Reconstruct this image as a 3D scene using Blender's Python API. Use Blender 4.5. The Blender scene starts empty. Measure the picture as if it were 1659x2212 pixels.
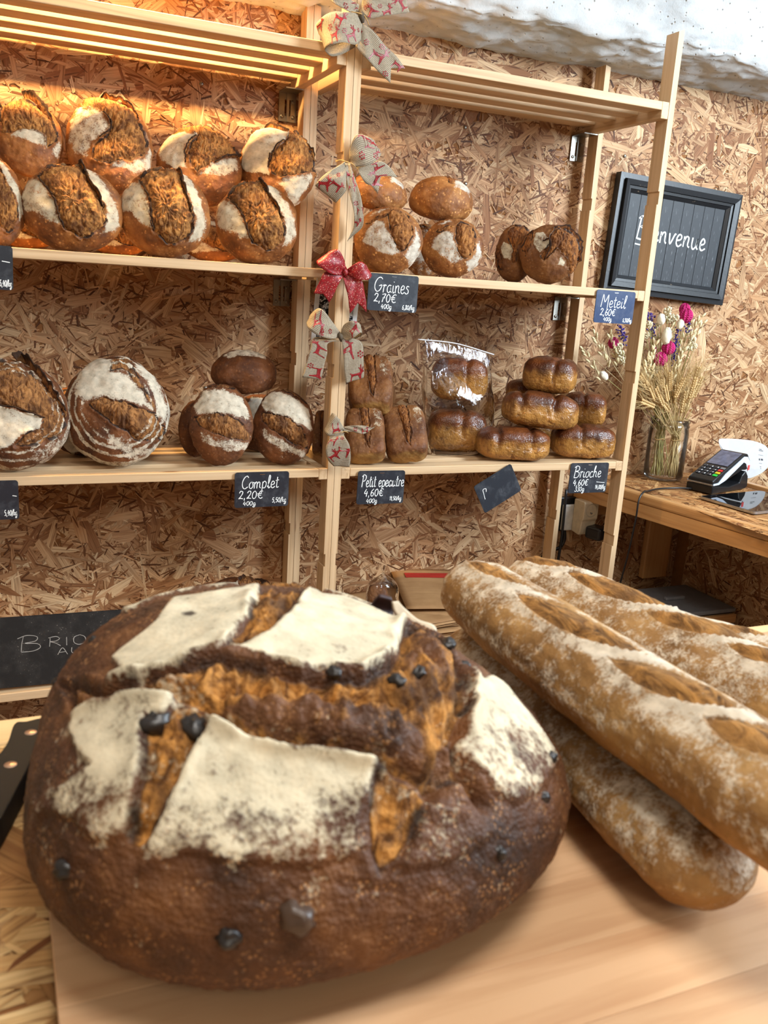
import bpy, bmesh, math, random
import numpy as np
from mathutils import Matrix, Vector, geometry

# ------------------------------------------------------------------ camera, world, lights, exposure
scene = bpy.context.scene
COL = scene.collection
rng = random.Random(7)

CAM = np.array([-0.6525, -1.7434, 1.1226])
YAW, PITCH, ROLL, FPX = 0.4182, 0.2504, 0.0631, 1901.2
def cam_axes():
    cy, sy, cp, sp = math.cos(YAW), math.sin(YAW), math.cos(PITCH), math.sin(PITCH)
    f = np.array([sy*cp, cy*cp, -sp]); r = np.array([cy, -sy, 0.0]); u = np.cross(r, f)
    c, s = math.cos(ROLL), math.sin(ROLL)
    return c*r+s*u, -s*r+c*u, f
CR, CU, CF = cam_axes()
cd = bpy.data.cameras.new('camera'); cam = bpy.data.objects.new('camera', cd); COL.objects.link(cam)
cam.matrix_world = Matrix([[CR[0], CU[0], -CF[0], CAM[0]], [CR[1], CU[1], -CF[1], CAM[1]], [CR[2], CU[2], -CF[2], CAM[2]], [0, 0, 0, 1]])
cd.sensor_fit = 'HORIZONTAL'; cd.sensor_width = 36.0; cd.lens = 36.0*FPX/1659.0
cd.clip_start = 0.02
cd.dof.use_dof = True; cd.dof.focus_distance = 1.95; cd.dof.aperture_fstop = 20.0
scene.camera = cam

world = bpy.data.worlds.new('room_light'); scene.world = world; world.use_nodes = True
bg = world.node_tree.nodes['Background']; bg.inputs[0].default_value = (0.92, 0.96, 1.0, 1); bg.inputs[1].default_value = 0.30

def aim(o, target):
    o.rotation_euler = (Vector(target)-o.location).to_track_quat('-Z', 'Y').to_euler()
def area(name, loc, target, sx, sy, power, col):
    l = bpy.data.lights.new(name, 'AREA'); l.shape = 'RECTANGLE'; l.size = sx; l.size_y = sy; l.energy = power; l.color = col
    o = bpy.data.objects.new(name, l); COL.objects.link(o); o.location = loc; aim(o, target); return o
area('window_daylight', (2.05, -1.75, 1.95), (0.45, 0.2, 1.15), 0.8, 1.1, 100, (0.76, 0.89, 1.0))
area('shop_ceiling_lamp', (-0.5, -3.3, 2.32), (-0.2, 0.0, 0.9), 0.6, 0.6, 9.5, (1.0, 0.90, 0.74))
def spot(name, loc, target, power, size, blend, col, rad):
    l = bpy.data.lights.new(name, 'SPOT'); l.energy = power; l.spot_size = math.radians(size); l.spot_blend = blend; l.color = col; l.shadow_soft_size = rad
    o = bpy.data.objects.new(name, l); COL.objects.link(o); o.location = loc; aim(o, target); return o
strip_lamp = area('shelf_strip_lamp', (-0.43, 0.008, 1.83), (-0.43, 0.10, 1.2), 0.54, 0.075, 15.5, (1.0, 0.63, 0.25)); strip_lamp.data.spread = math.radians(128)
area('counter_lamp', (-0.30, -1.78, 2.35), (-0.35, -1.38, 0.8), 0.5, 0.5, 13.5, (1.0, 0.95, 0.88))

vs = scene.view_settings
vs.view_transform = 'Standard'; vs.look = 'None'; vs.gamma = 1.0; vs.use_curve_mapping = False; vs.exposure = 0.58

cy_ = scene.cycles
cy_.max_bounces = 6; cy_.diffuse_bounces = 3; cy_.glossy_bounces = 3; cy_.transmission_bounces = 4; cy_.transparent_max_bounces = 12

# ------------------------------------------------------------------ helpers
def ray(u, v):
    return CR*((u-829.5)/FPX) + CU*((1106-v)/FPX) + CF
def at(u, v, **k):
    """a point of the place seen at photo pixel (u, v), on the plane x=, y= or z= given"""
    d = ray(u, v); a, val = next(iter(k.items())); i = 'xyz'.index(a)
    return CAM + d*((val-CAM[i])/d[i])
def depth(P): return float(np.dot(np.asarray(P)-CAM, CF))

MW = {}
def place(o, M, parent=None):
    MW[o.name] = M
    if parent is not None:
        o.parent = parent; o.matrix_basis = MW[parent.name].inverted() @ M
    else:
        o.matrix_basis = M
    return o
def T(*p): return Matrix.Translation(Vector([float(c) for c in p]))
def thing(name, label, cat, loc=(0, 0, 0), group=None):
    o = bpy.data.objects.new(name, None); COL.objects.link(o); o.empty_display_size = 0.05
    place(o, T(*loc)); return tag(o, label, cat, group)
def tag(o, label, cat, group=None):
    o['label'] = label; o['category'] = cat
    if group: o['group'] = group
    return o
def structure(o): o['kind'] = 'structure'; return o

def make_mesh(name, V, F, smooth=True, col=None, uv=None):
    me = bpy.data.meshes.new(name)
    me.from_pydata([tuple(map(float, v)) for v in V], [], [tuple(map(int, f)) for f in F])
    if smooth: me.polygons.foreach_set('use_smooth', [True]*len(me.polygons))
    if col is not None:
        a = me.color_attributes.new('mask', 'FLOAT_COLOR', 'POINT'); a.data.foreach_set('color', np.asarray(col, np.float32).ravel())
    if uv is not None:
        l = me.uv_layers.new(name='UVMap'); vi = np.empty(len(me.loops), np.int32); me.loops.foreach_get('vertex_index', vi)
        l.data.foreach_set('uv', np.asarray(uv, np.float32)[vi].ravel())
    me.update(); return me
def obj(name, me, mat, parent=None, M=None):
    o = bpy.data.objects.new(name, me); COL.objects.link(o)
    if mat is not None and len(me.materials) == 0: me.materials.append(mat)
    place(o, M if M is not None else Matrix.Identity(4), parent); return o
_boxes = {}
def box_me(name, sx, sy, sz, bev=0.0, seg=2):
    k = (name, round(sx, 5), round(sy, 5), round(sz, 5), bev, seg)
    if k in _boxes: return _boxes[k].copy() if False else _boxes[k]
    bm = bmesh.new(); bmesh.ops.create_cube(bm, size=1.0); bmesh.ops.scale(bm, vec=(sx, sy, sz), verts=bm.verts)
    if bev > 0: bmesh.ops.bevel(bm, geom=bm.edges[:], offset=bev, segments=seg, affect='EDGES', profile=0.5)
    me = bpy.data.meshes.new(name); bm.to_mesh(me); bm.free()
    if bev > 0: me.polygons.foreach_set('use_smooth', [False]*len(me.polygons))
    return me
AX = {'x': Matrix.Identity(4),
      'y': Matrix(((0, -1, 0, 0), (1, 0, 0, 0), (0, 0, 1, 0), (0, 0, 0, 1))),
      'z': Matrix(((0, 0, 1, 0), (0, 1, 0, 0), (-1, 0, 0, 0), (0, 0, 0, 1)))}
def board(name, mat, parent, lo, hi, axis, bev=0.0015):
    """a straight board between two corners; local X runs along its length so the grain follows it"""
    lo = np.minimum(lo, hi) if False else np.array(lo, float); hi = np.array(hi, float)
    c = (lo+hi)/2; s = hi-lo
    if axis == 'x': d = (s[0], s[1], s[2])
    elif axis == 'y': d = (s[1], s[0], s[2])
    else: d = (s[2], s[1], s[0])
    me = box_me(name, *d, bev)
    if len(me.materials) and me.materials[0] != mat: me = me.copy(); me.materials.clear()
    return obj(name, me, mat, parent, T(*c) @ AX[axis])
def tube_mesh(name, pts, rad, n=8, cap=True):
    pts = np.array(pts, float); m = len(pts); rad = np.broadcast_to(np.array(rad, float), (m,))
    Tn = np.gradient(pts, axis=0); Tn /= np.linalg.norm(Tn, axis=1)[:, None]+1e-12
    up = np.array([0.3, 0.2, 0.93]); V = []; F = []
    a = np.cross(Tn[0], up); a /= np.linalg.norm(a)+1e-12
    for i in range(m):
        a = a-Tn[i]*np.dot(a, Tn[i]); a /= np.linalg.norm(a)+1e-12; b = np.cross(Tn[i], a)
        for j in range(n):
            t = 2*math.pi*j/n; V.append(pts[i]+rad[i]*(a*math.cos(t)+b*math.sin(t)))
    for i in range(m-1):
        for j in range(n):
            F.append((i*n+j, i*n+(j+1) % n, (i+1)*n+(j+1) % n, (i+1)*n+j))
    if cap: F.append(tuple(range(n-1, -1, -1))); F.append(tuple((m-1)*n+j for j in range(n)))
    return V, F
def spline(pts, n=8, closed=False):
    P = [np.array(p, float) for p in pts]
    if len(P) < 3 and not closed: return np.array([P[0]+(P[-1]-P[0])*t/n for t in range(n+1)])
    Q = ([P[-1]]+P+[P[0], P[1]]) if closed else ([2*P[0]-P[1]]+P+[2*P[-1]-P[-2]])
    out = []
    for i in range(1, len(Q)-2):
        for k in range(n):
            t = k/n; a, b, c, d = Q[i-1], Q[i], Q[i+1], Q[i+2]
            out.append(0.5*((2*b)+(c-a)*t+(2*a-5*b+4*c-d)*t*t+(3*b-a-3*c+d)*t**3))
    if not closed: out.append(P[-1])
    return np.array(out)
def lathe(prof, n=40, close=False):
    V = []; F = []
    for r, z in prof:
        for j in range(n):
            t = 2*math.pi*j/n; V.append((r*math.cos(t), r*math.sin(t), z))
    for i in range(len(prof)-1):
        for j in range(n):
            F.append((i*n+j, i*n+(j+1) % n, (i+1)*n+(j+1) % n, (i+1)*n+j))
    return V, F
def join(parts):
    V = []; F = []
    for v, f in parts:
        o = len(V); V += [tuple(x) for x in v]; F += [tuple(i+o for i in q) for q in f]
    return V, F
def prism(poly, z0, z1):
    n = len(poly); V = [(x, y, z0) for x, y in poly]+[(x, y, z1) for x, y in poly]
    F = [tuple(range(n-1, -1, -1)), tuple(range(n, 2*n))]+[(i, (i+1) % n, n+(i+1) % n, n+i) for i in range(n)]
    return V, F
def boxVF(lo, hi):
    (a, b, c), (d, e, f) = lo, hi
    V = [(a, b, c), (d, b, c), (d, e, c), (a, e, c), (a, b, f), (d, b, f), (d, e, f), (a, e, f)]
    return V, [(3, 2, 1, 0), (4, 5, 6, 7), (0, 1, 5, 4), (1, 2, 6, 5), (2, 3, 7, 6), (3, 0, 4, 7)]

# numpy gradient noise
_p = np.random.RandomState(3).permutation(256); _p = np.concatenate([_p, _p, _p])
_g = np.random.RandomState(4).normal(size=(256, 3)); _g /= np.linalg.norm(_g, axis=1)[:, None]
def noise3(P):
    P = np.asarray(P, float); I = np.floor(P).astype(int); f = P-I; I &= 255; w = f*f*f*(f*(f*6-15)+10); out = 0
    for dx in (0, 1):
        for dy in (0, 1):
            for dz in (0, 1):
                h = _p[_p[_p[(I[:, 0]+dx) & 255]+((I[:, 1]+dy) & 255)]+((I[:, 2]+dz) & 255)]
                d = (f-np.array([dx, dy, dz]))
                k = (w[:, 0] if dx else 1-w[:, 0])*(w[:, 1] if dy else 1-w[:, 1])*(w[:, 2] if dz else 1-w[:, 2])
                out = out+k*(d*_g[h]).sum(1)
    return out*1.6
def fbm(P, o=4):
    s = 0; a = 1.0; P = np.asarray(P, float).copy()
    for _ in range(o): s = s+a*noise3(P); P = P*2.03+17.3; a *= 0.5
    return s
def sstep(a, b, x):
    t = np.clip((x-a)/(b-a), 0, 1); return t*t*(3-2*t)
def sdf(pts, poly):
    poly = np.array(poly, float); d = np.full(len(pts), 1e9); ins = np.zeros(len(pts), bool); n = len(poly)
    for i in range(n):
        a = poly[i]; b = poly[(i+1) % n]; e = b-a; w = pts-a
        t = np.clip((w@e)/(e@e+1e-12), 0, 1); q = w-t[:, None]*e; d = np.minimum(d, (q*q).sum(1))
        c = ((a[1] <= pts[:, 1]) & (b[1] > pts[:, 1])) | ((b[1] <= pts[:, 1]) & (a[1] > pts[:, 1]))
        x = a[0]+(pts[:, 1]-a[1])/(b[1]-a[1]+1e-15)*(b[0]-a[0]); ins ^= c & (pts[:, 0] < x)
    d = np.sqrt(d); return np.where(ins, -d, d)

# ------------------------------------------------------------------ materials
def srgb(r, g, b):
    f = lambda c: (c/255/12.92) if c/255 <= 0.04045 else ((c/255+0.055)/1.055)**2.4
    return (f(r), f(g), f(b), 1.0)
class NT:
    def __init__(s, name):
        s.m = bpy.data.materials.new(name); s.m.use_nodes = True; s.t = s.m.node_tree; s.n = s.t.nodes; s.b = s.n['Principled BSDF']; s.out = s.n['Material Output']
    def node(s, ty, **kw):
        n = s.n.new(ty)
        for k, v in kw.items():
            if k.startswith('_'): setattr(n, k[1:], v)
        return n
    def link(s, a, b): s.t.links.new(a, b)
    def set(s, inp, v):
        if hasattr(v, 'is_output') or isinstance(v, bpy.types.NodeSocket): s.link(v, inp)
        else: inp.default_value = v
    def math(s, op, a, b=0.5, c=None, clamp=False):
        n = s.n.new('ShaderNodeMath'); n.operation = op; n.use_clamp = clamp; s.set(n.inputs[0], a); s.set(n.inputs[1], b)
        if c is not None: s.set(n.inputs[2], c)
        return n.outputs[0]
    def mix(s, f, a, b, mode='MIX'):
        n = s.n.new('ShaderNodeMix'); n.data_type = 'RGBA'; n.blend_type = mode; n.clamp_factor = True
        s.set(n.inputs[0], f); s.set(n.inputs[6], a); s.set(n.inputs[7], b); return n.outputs[2]
    def ramp(s, f, stops, interp='LINEAR'):
        n = s.n.new('ShaderNodeValToRGB'); cr = n.color_ramp; cr.interpolation = interp
        while len(cr.elements) < len(stops): cr.elements.new(0.5)
        for e, (p, c) in zip(cr.elements, stops): e.position = p; e.color = c if isinstance(c, tuple) else (c, c, c, 1)
        s.set(n.inputs[0], f); return n.outputs[0]
    def noise(s, vec, scale, detail=4, rough=0.55, dist=0.0):
        n = s.n.new('ShaderNodeTexNoise'); s.set(n.inputs['Vector'], vec); n.inputs['Scale'].default_value = scale; n.inputs['Detail'].default_value = detail
        n.inputs['Roughness'].default_value = rough; n.inputs['Distortion'].default_value = dist; return n.outputs['Fac']
    def voro(s, vec, scale, feat='F1', out='Distance'):
        n = s.n.new('ShaderNodeTexVoronoi'); n.feature = feat; s.set(n.inputs['Vector'], vec); n.inputs['Scale'].default_value = scale; return n.outputs[out]
    def coord(s, which='Object', scale=None, rand=False):
        v = s.n.new('ShaderNodeTexCoord').outputs[which]
        if rand:
            oi = s.n.new('ShaderNodeObjectInfo'); a = s.n.new('ShaderNodeVectorMath'); a.operation = 'ADD'; c = s.n.new('ShaderNodeCombineXYZ')
            for i, k in enumerate((9.1, 3.7, 5.3)): s.link(s.math('MULTIPLY', oi.outputs['Random'], k), c.inputs[i])
            s.link(v, a.inputs[0]); s.link(c.outputs[0], a.inputs[1]); v = a.outputs[0]
        if scale:
            m = s.n.new('ShaderNodeMapping'); m.inputs['Scale'].default_value = scale; s.link(v, m.inputs[0]); v = m.outputs[0]
        return v
    def bump(s, h, strength=0.4, dist=0.002):
        n = s.n.new('ShaderNodeBump'); n.inputs['Strength'].default_value = strength; n.inputs['Distance'].default_value = dist; s.link(h, n.inputs['Height']); s.link(n.outputs[0], s.b.inputs['Normal'])
    def fin(s, col=None, rough=None, spec=None, metal=None):
        if col is not None: s.set(s.b.inputs['Base Color'], col)
        if rough is not None: s.set(s.b.inputs['Roughness'], rough)
        if spec is not None: s.b.inputs['Specular IOR Level'].default_value = spec
        if metal is not None: s.b.inputs['Metallic'].default_value = metal
        return s.m
def plain(name, col, rough=0.5, spec=0.5, metal=0.0, var=0.12):
    t = NT(name); n = t.noise(t.coord('Object'), 60, 5)
    c2 = tuple(min(1, c*(1+var)) for c in col[:3])+(1,); c1 = tuple(c*(1-var) for c in col[:3])+(1,)
    return t.fin(t.ramp(n, [(0.3, c1), (0.7, c2)]), rough, spec, metal)

def wood_mat(name, light, mid, dark, ring=26.0, rough=0.55, spec=0.3):
    t = NT(name); v = t.coord('Object', rand=True)
    m = t.n.new('ShaderNodeMapping'); m.inputs['Scale'].default_value = (0.9, ring, ring); t.link(v, m.inputs[0])
    n1 = t.noise(m.outputs[0], 1.0, 3, 0.5, 0.6)
    rings = t.math('PINGPONG', t.math('MULTIPLY', n1, 9.0), 1.0)
    m2 = t.n.new('ShaderNodeMapping'); m2.inputs['Scale'].default_value = (6, 260, 260); t.link(v, m2.inputs[0])
    fib = t.noise(m2.outputs[0], 1.0, 4, 0.6)
    c = t.ramp(rings, [(0.0, dark), (0.22, mid), (0.7, light), (1.0, light)])
    c = t.mix(0.65, c, t.ramp(fib, [(0.25, mid), (0.75, light)]))
    k = t.voro(t.coord('Object', (3.1, 11, 11), rand=True), 1.0)
    c = t.mix(t.ramp(k, [(0.035, 1.0), (0.075, 0.0)]), c, dark)
    t.bump(fib, 0.15, 0.001)
    return t.fin(c, rough, spec)
PINE = wood_mat('pine_shelf_wood', srgb(216, 186, 148), srgb(196, 162, 122), srgb(152, 112, 76))
PINE_D = wood_mat('varnished_pine', srgb(205, 160, 108), srgb(186, 136, 84), srgb(140, 94, 52), 20, 0.35, 0.45)
PINE_EDGE = wood_mat('counter_edge_pine', srgb(228, 198, 150), srgb(212, 176, 126), srgb(186, 146, 98), 20, 0.45)
def beech_mat():
    t = NT('beech_board'); v = t.coord('Object')
    m2 = t.n.new('ShaderNodeMapping'); m2.inputs['Scale'].default_value = (3, 60, 60); t.link(v, m2.inputs[0])
    fib = t.noise(m2.outputs[0], 1.0, 5, 0.6, 0.4)
    big = t.noise(t.coord('Object', (1.5, 7, 7)), 1.0, 3)
    c = t.mix(t.ramp(big, [(0.35, 0.0), (0.65, 1.0)]), srgb(204, 162, 122), srgb(218, 180, 142))
    c = t.mix(t.ramp(fib, [(0.45, 0.0), (0.62, 0.5)]), c, srgb(176, 128, 90))
    oi = t.n.new('ShaderNodeObjectInfo'); hv = t.n.new('ShaderNodeHueSaturation'); t.link(c, hv.inputs['Color']); t.link(t.math('MULTIPLY_ADD', oi.outputs['Random'], 0.16, 0.92), hv.inputs['Value'])
    return t.fin(hv.outputs[0], 0.42, 0.4)
BEECH = beech_mat()
def osb_mat(name, tint=(1, 1, 1)):
    t = NT(name); a = t.n.new('ShaderNodeAttribute'); a.attribute_name = 'mask'
    uv = t.n.new('ShaderNodeTexCoord').outputs['UV']
    m = t.n.new('ShaderNodeMapping'); m.inputs['Scale'].default_value = (9, 290, 1); t.link(uv, m.inputs[0])
    fib = t.noise(m.outputs[0], 1.0, 4, 0.65, 0.5)
    m2 = t.n.new('ShaderNodeMapping'); m2.inputs['Scale'].default_value = (5, 70, 1); t.link(uv, m2.inputs[0])
    ring = t.noise(m2.outputs[0], 1.0, 2, 0.5, 0.8)
    c = t.mix(1.0, a.outputs['Color'], t.ramp(fib, [(0.28, srgb(116, 84, 60)), (0.47, srgb(228, 216, 202)), (0.75, (1, 1, 1, 1))]), 'MULTIPLY')
    c = t.mix(t.ramp(ring, [(0.36, 0.55), (0.47, 0.0)]), c, srgb(118, 70, 36))
    t.bump(fib, 0.35, 0.0012)
    return t.fin(c, 0.62, 0.3)
OSB = osb_mat('oriented_strand_board')
def plaster_mat():
    t = NT('rough_white_plaster'); v = t.coord('Object')
    n = t.noise(v, 9, 6, 0.6); n2 = t.noise(v, 120, 5, 0.7); pit = t.voro(v, 55)
    c = t.mix(t.ramp(n, [(0.35, 0.0), (0.65, 1.0)]), srgb(186, 190, 192), srgb(208, 210, 210))
    c = t.mix(t.ramp(pit, [(0.06, 0.7), (0.13, 0.0)]), c, srgb(150, 140, 128))
    h = t.math('ADD', t.math('MULTIPLY', n2, 0.5), t.ramp(pit, [(0.05, 0.0), (0.16, 1.0)])); t.bump(h, 0.6, 0.004)
    return t.fin(c, 0.85, 0.2)
PLASTER = plaster_mat()

def bread_mat(name, crust, tear, flour=(206, 194, 168), pale=(176, 124, 58), rough=0.62, spec=0.35, spots=0.5, fsc=330, char=(38, 22, 14), blister=150, warm=None):
    """R flour dusting, G torn open crumb, B burnt edge, A pale side"""
    t = NT(name); a = t.n.new('ShaderNodeAttribute'); a.attribute_name = 'mask'
    sep = t.n.new('ShaderNodeSeparateColor'); t.link(a.outputs['Color'], sep.inputs[0]); Rm, Gm, Bm = sep.outputs; Am = a.outputs['Alpha']
    v = t.coord('Object', rand=True)
    n1 = t.noise(v, 22, 4, 0.6); n2 = t.noise(v, fsc, 2, 0.6); n3 = t.noise(v, fsc*0.22, 3, 0.6)
    base = t.ramp(n1, [(0.30, srgb(*crust[0])), (0.5, srgb(*crust[1])), (0.70, srgb(*crust[2]))])
    bl = t.voro(v, blister); blm = t.math('MULTIPLY', t.ramp(bl, [(0.18, 1.0), (0.42, 0.0)]), t.ramp(n3, [(0.47, 0.0), (0.62, spots)]))
    base = t.mix(blm, base, srgb(*[min(255, int(c*1.05+k)) for c, k in zip(crust[2], (34, 32, 26))]))
    base = t.mix(Am, base, t.ramp(n1, [(0.3, srgb(*[int(c*0.8) for c in pale])), (0.7, srgb(*pale))]))
    fm = t.n.new('ShaderNodeMapping'); fm.inputs['Scale'].default_value = (90, 34, 60); fm.inputs['Rotation'].default_value = (0.3, 0.2, 0.7); t.link(v, fm.inputs[0])
    nt = t.noise(fm.outputs[0], 1.0, 4, 0.68, 1.6)
    tc = t.ramp(nt, [(0.28, srgb(*[int(c*0.42) for c in tear[0]])), (0.42, srgb(*tear[0])), (0.58, srgb(*tear[1])), (0.75, srgb(*[min(255, int(c*1.12)) for c in tear[1]]))])
    tc = t.mix(t.ramp(t.noise(v, 34, 2), [(0.46, 0.0), (0.66, 0.75)]), tc, srgb(*crust[0]))
    g = t.math('ADD', Gm, t.math('MULTIPLY', t.math('SUBTRACT', n3, 0.5), 0.7)); g = t.ramp(g, [(0.42, 0.0), (0.58, 1.0)])
    c = t.mix(g, base, tc)
    fsum = t.math('ADD', Rm, t.math('ADD', t.math('MULTIPLY', t.math('SUBTRACT', n2, 0.5), 1.1), t.math('MULTIPLY', t.math('SUBTRACT', n3, 0.5), 1.3)))
    fl = t.ramp(fsum, [(0.36, 0.0), (0.78, 0.92)])
    wv = t.n.new('ShaderNodeVectorMath'); wv.operation = 'ADD'; nv = t.n.new('ShaderNodeTexNoise'); nv.inputs['Scale'].default_value = 60; t.link(v, nv.inputs['Vector'])
    wm = t.n.new('ShaderNodeVectorMath'); wm.operation = 'SCALE'; wm.inputs['Scale'].default_value = 0.03; t.link(nv.outputs['Color'], wm.inputs[0]); t.link(v, wv.inputs[0]); t.link(wm.outputs[0], wv.inputs[1])
    cr = t.voro(wv.outputs[0], 60, 'DISTANCE_TO_EDGE'); crk = t.math('MULTIPLY', t.ramp(cr, [(0.0, 1.0), (0.03, 0.0)]), t.ramp(t.noise(v, 16, 2), [(0.54, 0.0), (0.62, 0.5)]))
    fc = t.mix(crk, t.mix(t.ramp(n3, [(0.4, 0.0), (0.65, 1.0)]), srgb(*[int(c*0.88) for c in flour]), srgb(*flour)), srgb(110, 78, 46))
    c = t.mix(fl, c, fc)
    bb = t.math('ADD', Bm, t.math('MULTIPLY', t.math('SUBTRACT', n3, 0.5), 0.8)); c = t.mix(t.ramp(bb, [(0.4, 0.0), (0.7, 0.92)]), c, srgb(*char))
    inv = t.math('MULTIPLY_ADD', fl, -0.85, 1.0); h = t.math('ADD', t.math('MULTIPLY', t.math('MULTIPLY', n2, 0.35), inv), t.math('ADD', t.math('MULTIPLY', t.math('MULTIPLY', nt, g), 2.2), t.math('MULTIPLY', t.math('MULTIPLY', bl, 0.5), inv))); t.bump(h, 0.6, 0.0024)
    rg = t.math('MULTIPLY_ADD', t.math('MAXIMUM', fl, g), 0.9-rough, rough)
    return t.fin(c, rg, spec)
M_COUNTRY = bread_mat('country_bread_crust', ((78, 42, 18), (128, 76, 34), (164, 106, 52)), ((118, 72, 32), (178, 124, 66)), spots=0.7)
M_MICHE = bread_mat('miche_crust', ((66, 36, 20), (102, 60, 32), (130, 80, 44)), ((112, 70, 36), (162, 112, 64)), flour=(220, 208, 186), spots=0.5)
M_GRAIN = bread_mat('seeded_bread_crust', ((96, 54, 26), (140, 88, 44), (176, 122, 66)), ((120, 72, 34), (166, 112, 60)), flour=(214, 206, 190), spots=0.9)
M_SPELT = bread_mat('spelt_bread_crust', ((80, 44, 22), (108, 66, 32), (134, 88, 46)), ((96, 54, 24), (148, 94, 46)), pale=(180, 136, 74), spots=0.4)
M_BRIOCHE = bread_mat('brioche_crust', ((56, 26, 12), (86, 42, 18), (118, 64, 28)), ((120, 66, 26), (160, 96, 40)), pale=(198, 142, 70), rough=0.33, spec=0.5, spots=0.25, blister=260)
M_BAGUETTE = bread_mat('baguette_crust', ((112, 80, 46), (148, 110, 64), (178, 140, 88)), ((116, 80, 40), (168, 122, 66)), flour=(216, 204, 184), spots=0.4, fsc=420)
M_BIG = bread_mat('foreground_loaf_crust', ((50, 30, 19), (86, 53, 31), (122, 80, 46)), ((110, 70, 32), (174, 120, 58)), flour=(220, 208, 180), spots=.95, fsc=300, blister=420)

# ------------------------------------------------------------------ the room: wall, floor, ceiling
WALL_Y = 0.318
def flakes(name, parent, M, x0, x1, y0, y1, n_big, n_small, seed, depth_=0.0016, pal=None):
    """pressed wood strands: thousands of thin overlapping chips, each with its own grain direction (local XY plane, +Z out)"""
    R = np.random.RandomState(seed); V = []; F = []; C = []; UV = []
    pal = pal or [(216, 182, 144), (204, 168, 130), (194, 154, 115), (224, 196, 160), (176, 134, 97), (158, 114, 79), (210, 174, 136), (198, 160, 123)]
    for i in range(n_big+n_small):
        if i < n_big: L = np.clip(R.lognormal(-2.9, 0.5), 0.015, 0.14); Wd = np.clip(R.lognormal(-4.6, 0.55), 0.003, 0.034)
        else: L = R.uniform(0.012, 0.05); Wd = R.uniform(0.0015, 0.005)
        if i < n_big*0.5 and R.rand() < .12: L = R.uniform(0.07, 0.15); Wd = R.uniform(0.016, 0.036)
        cx, cy = R.uniform(x0, x1), R.uniform(y0, y1); th = R.normal(0, 0.75) if R.rand() < 0.65 else R.uniform(0, math.pi)
        c, s = math.cos(th), math.sin(th); z = depth_*(R.rand() if i < n_big else R.uniform(0.5, 1.0))
        h = L/2; w = Wd/2; j = lambda k: R.uniform(-k, k)
        pts = [(-h+j(.12*L), -w*R.uniform(.3, 1)), (-h*.4, -w+j(.1*Wd)), (h*.4, -w+j(.1*Wd)), (h+j(.1*L), -w*R.uniform(.2, 1)), (h+j(.12*L), w*R.uniform(-.1, .9)), (h*.35, w+j(.1*Wd)), (-h*.4, w+j(.12*Wd)), (-h+j(.12*L), w*R.uniform(.1, 1))]
        col = np.array(srgb(*pal[R.randint(len(pal))])[:3])*R.uniform(0.84, 1.10)
        if i >= n_big: col = np.array(srgb(122, 78, 46)[:3])*R.uniform(0.5, 1.3) if R.rand() < 0.6 else col*R.uniform(1.0, 1.25)
        tx, ty = R.normal(0, 0.012, 2); b = len(V); ou, ov = R.uniform(0, 50, 2)
        for (px, py) in pts:
            X = min(max(cx+px*c-py*s, x0), x1); Y = min(max(cy+px*s+py*c, y0), y1)
            V.append((X, Y, 0.0004+z+px*tx*0.3+py*ty)); C.append((*col, 1)); UV.append((px+ou, py+ov))
        F.append(tuple(range(b, b+8)))
    me = make_mesh(name, V, F, smooth=False, col=C, uv=UV)
    o = obj(name, me, OSB, parent, M); o['kind'] = 'stuff'; return o
OSB_BASE = plain('strand_board_core', srgb(140, 94, 56), 0.8, 0.2)
FRONT = Matrix(((1, 0, 0, 0), (0, 0, -1, 0), (0, 1, 0, 0), (0, 0, 0, 1)))     # local XY -> world XZ, local Z -> towards the room
wall = structure(obj('wall_back', box_me('wall_back', 3.6, 0.02, 1.76), OSB_BASE, None, T(0.45, WALL_Y+0.0125, 0.88)))
flakes('strand_surface', wall, T(0, WALL_Y+0.0022, 0) @ FRONT, -1.05, 1.95, 0.0, 1.76, 23000, 24000, 11)
screw_me = make_mesh('screw', *lathe([(0, 0.0022), (0.0022, 0.002), (0.0040, 0.0012), (0.0042, 0.0), ], 14))
STEEL = plain('galvanised_steel', srgb(150, 146, 138), 0.38, 0.5, 1.0)
for (u, v) in ((435, 181), (1005, 275), (1006, 397), (1361, 252), (444, 838), (1350, 337), (930, 520)):
    P = at(u, v, y=WALL_Y-0.001); obj('screw', screw_me, STEEL, wall, T(*P) @ FRONT)
floor = structure(obj('floor', box_me('floor', 4.4, 4.6, 0.04), plain('concrete_floor', srgb(120, 112, 104), 0.7, 0.3), None, T(0.45, -1.97, -0.02)))
# low rough plastered ceiling: a flat band by the wall, then a vault that climbs into the room
nu, nv = 260, 120; V = []; F = []
prof = spline([(0.335, 1.690), (0.30, 1.692), (0.22, 1.700), (0.155, 1.712), (0.125, 1.735), (0.05, 1.86), (-0.12, 2.08), (-0.45, 2.34), (-1.0, 2.52), (-2.2, 2.6), (-4.3, 2.62)], 13); nv = len(prof)
cu = np.linspace(-1.35, 2.25, nu)
G = np.array([(x, y, z) for (y, z) in prof for x in cu])
ridge = 0.012*fbm(np.c_[G[:, 0]*2.2, G[:, 1]*0, G[:, 2]*0]+3, 3)
t_ = np.repeat(np.clip(np.arange(nv)/20.0, 0, 1), nu)
G[:, 2] += t_*(0.016*fbm(G*np.array([5, 9, 9]), 4)+0.0045*fbm(G*48, 3)+ridge*1.2) + 0.0045*fbm(G*np.array([16, 16, 16])+9, 3)*np.minimum(1, t_*3+0.25)
G[:, 1] += t_*0.010*fbm(G*np.array([6, 8, 8])+31, 3)
for i in range(nv-1):
    for j in range(nu-1): F.append((i*nu+j, (i+1)*nu+j, (i+1)*nu+j+1, i*nu+j+1))
structure(obj('ceiling', make_mesh('ceiling', G, F), PLASTER))
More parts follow.
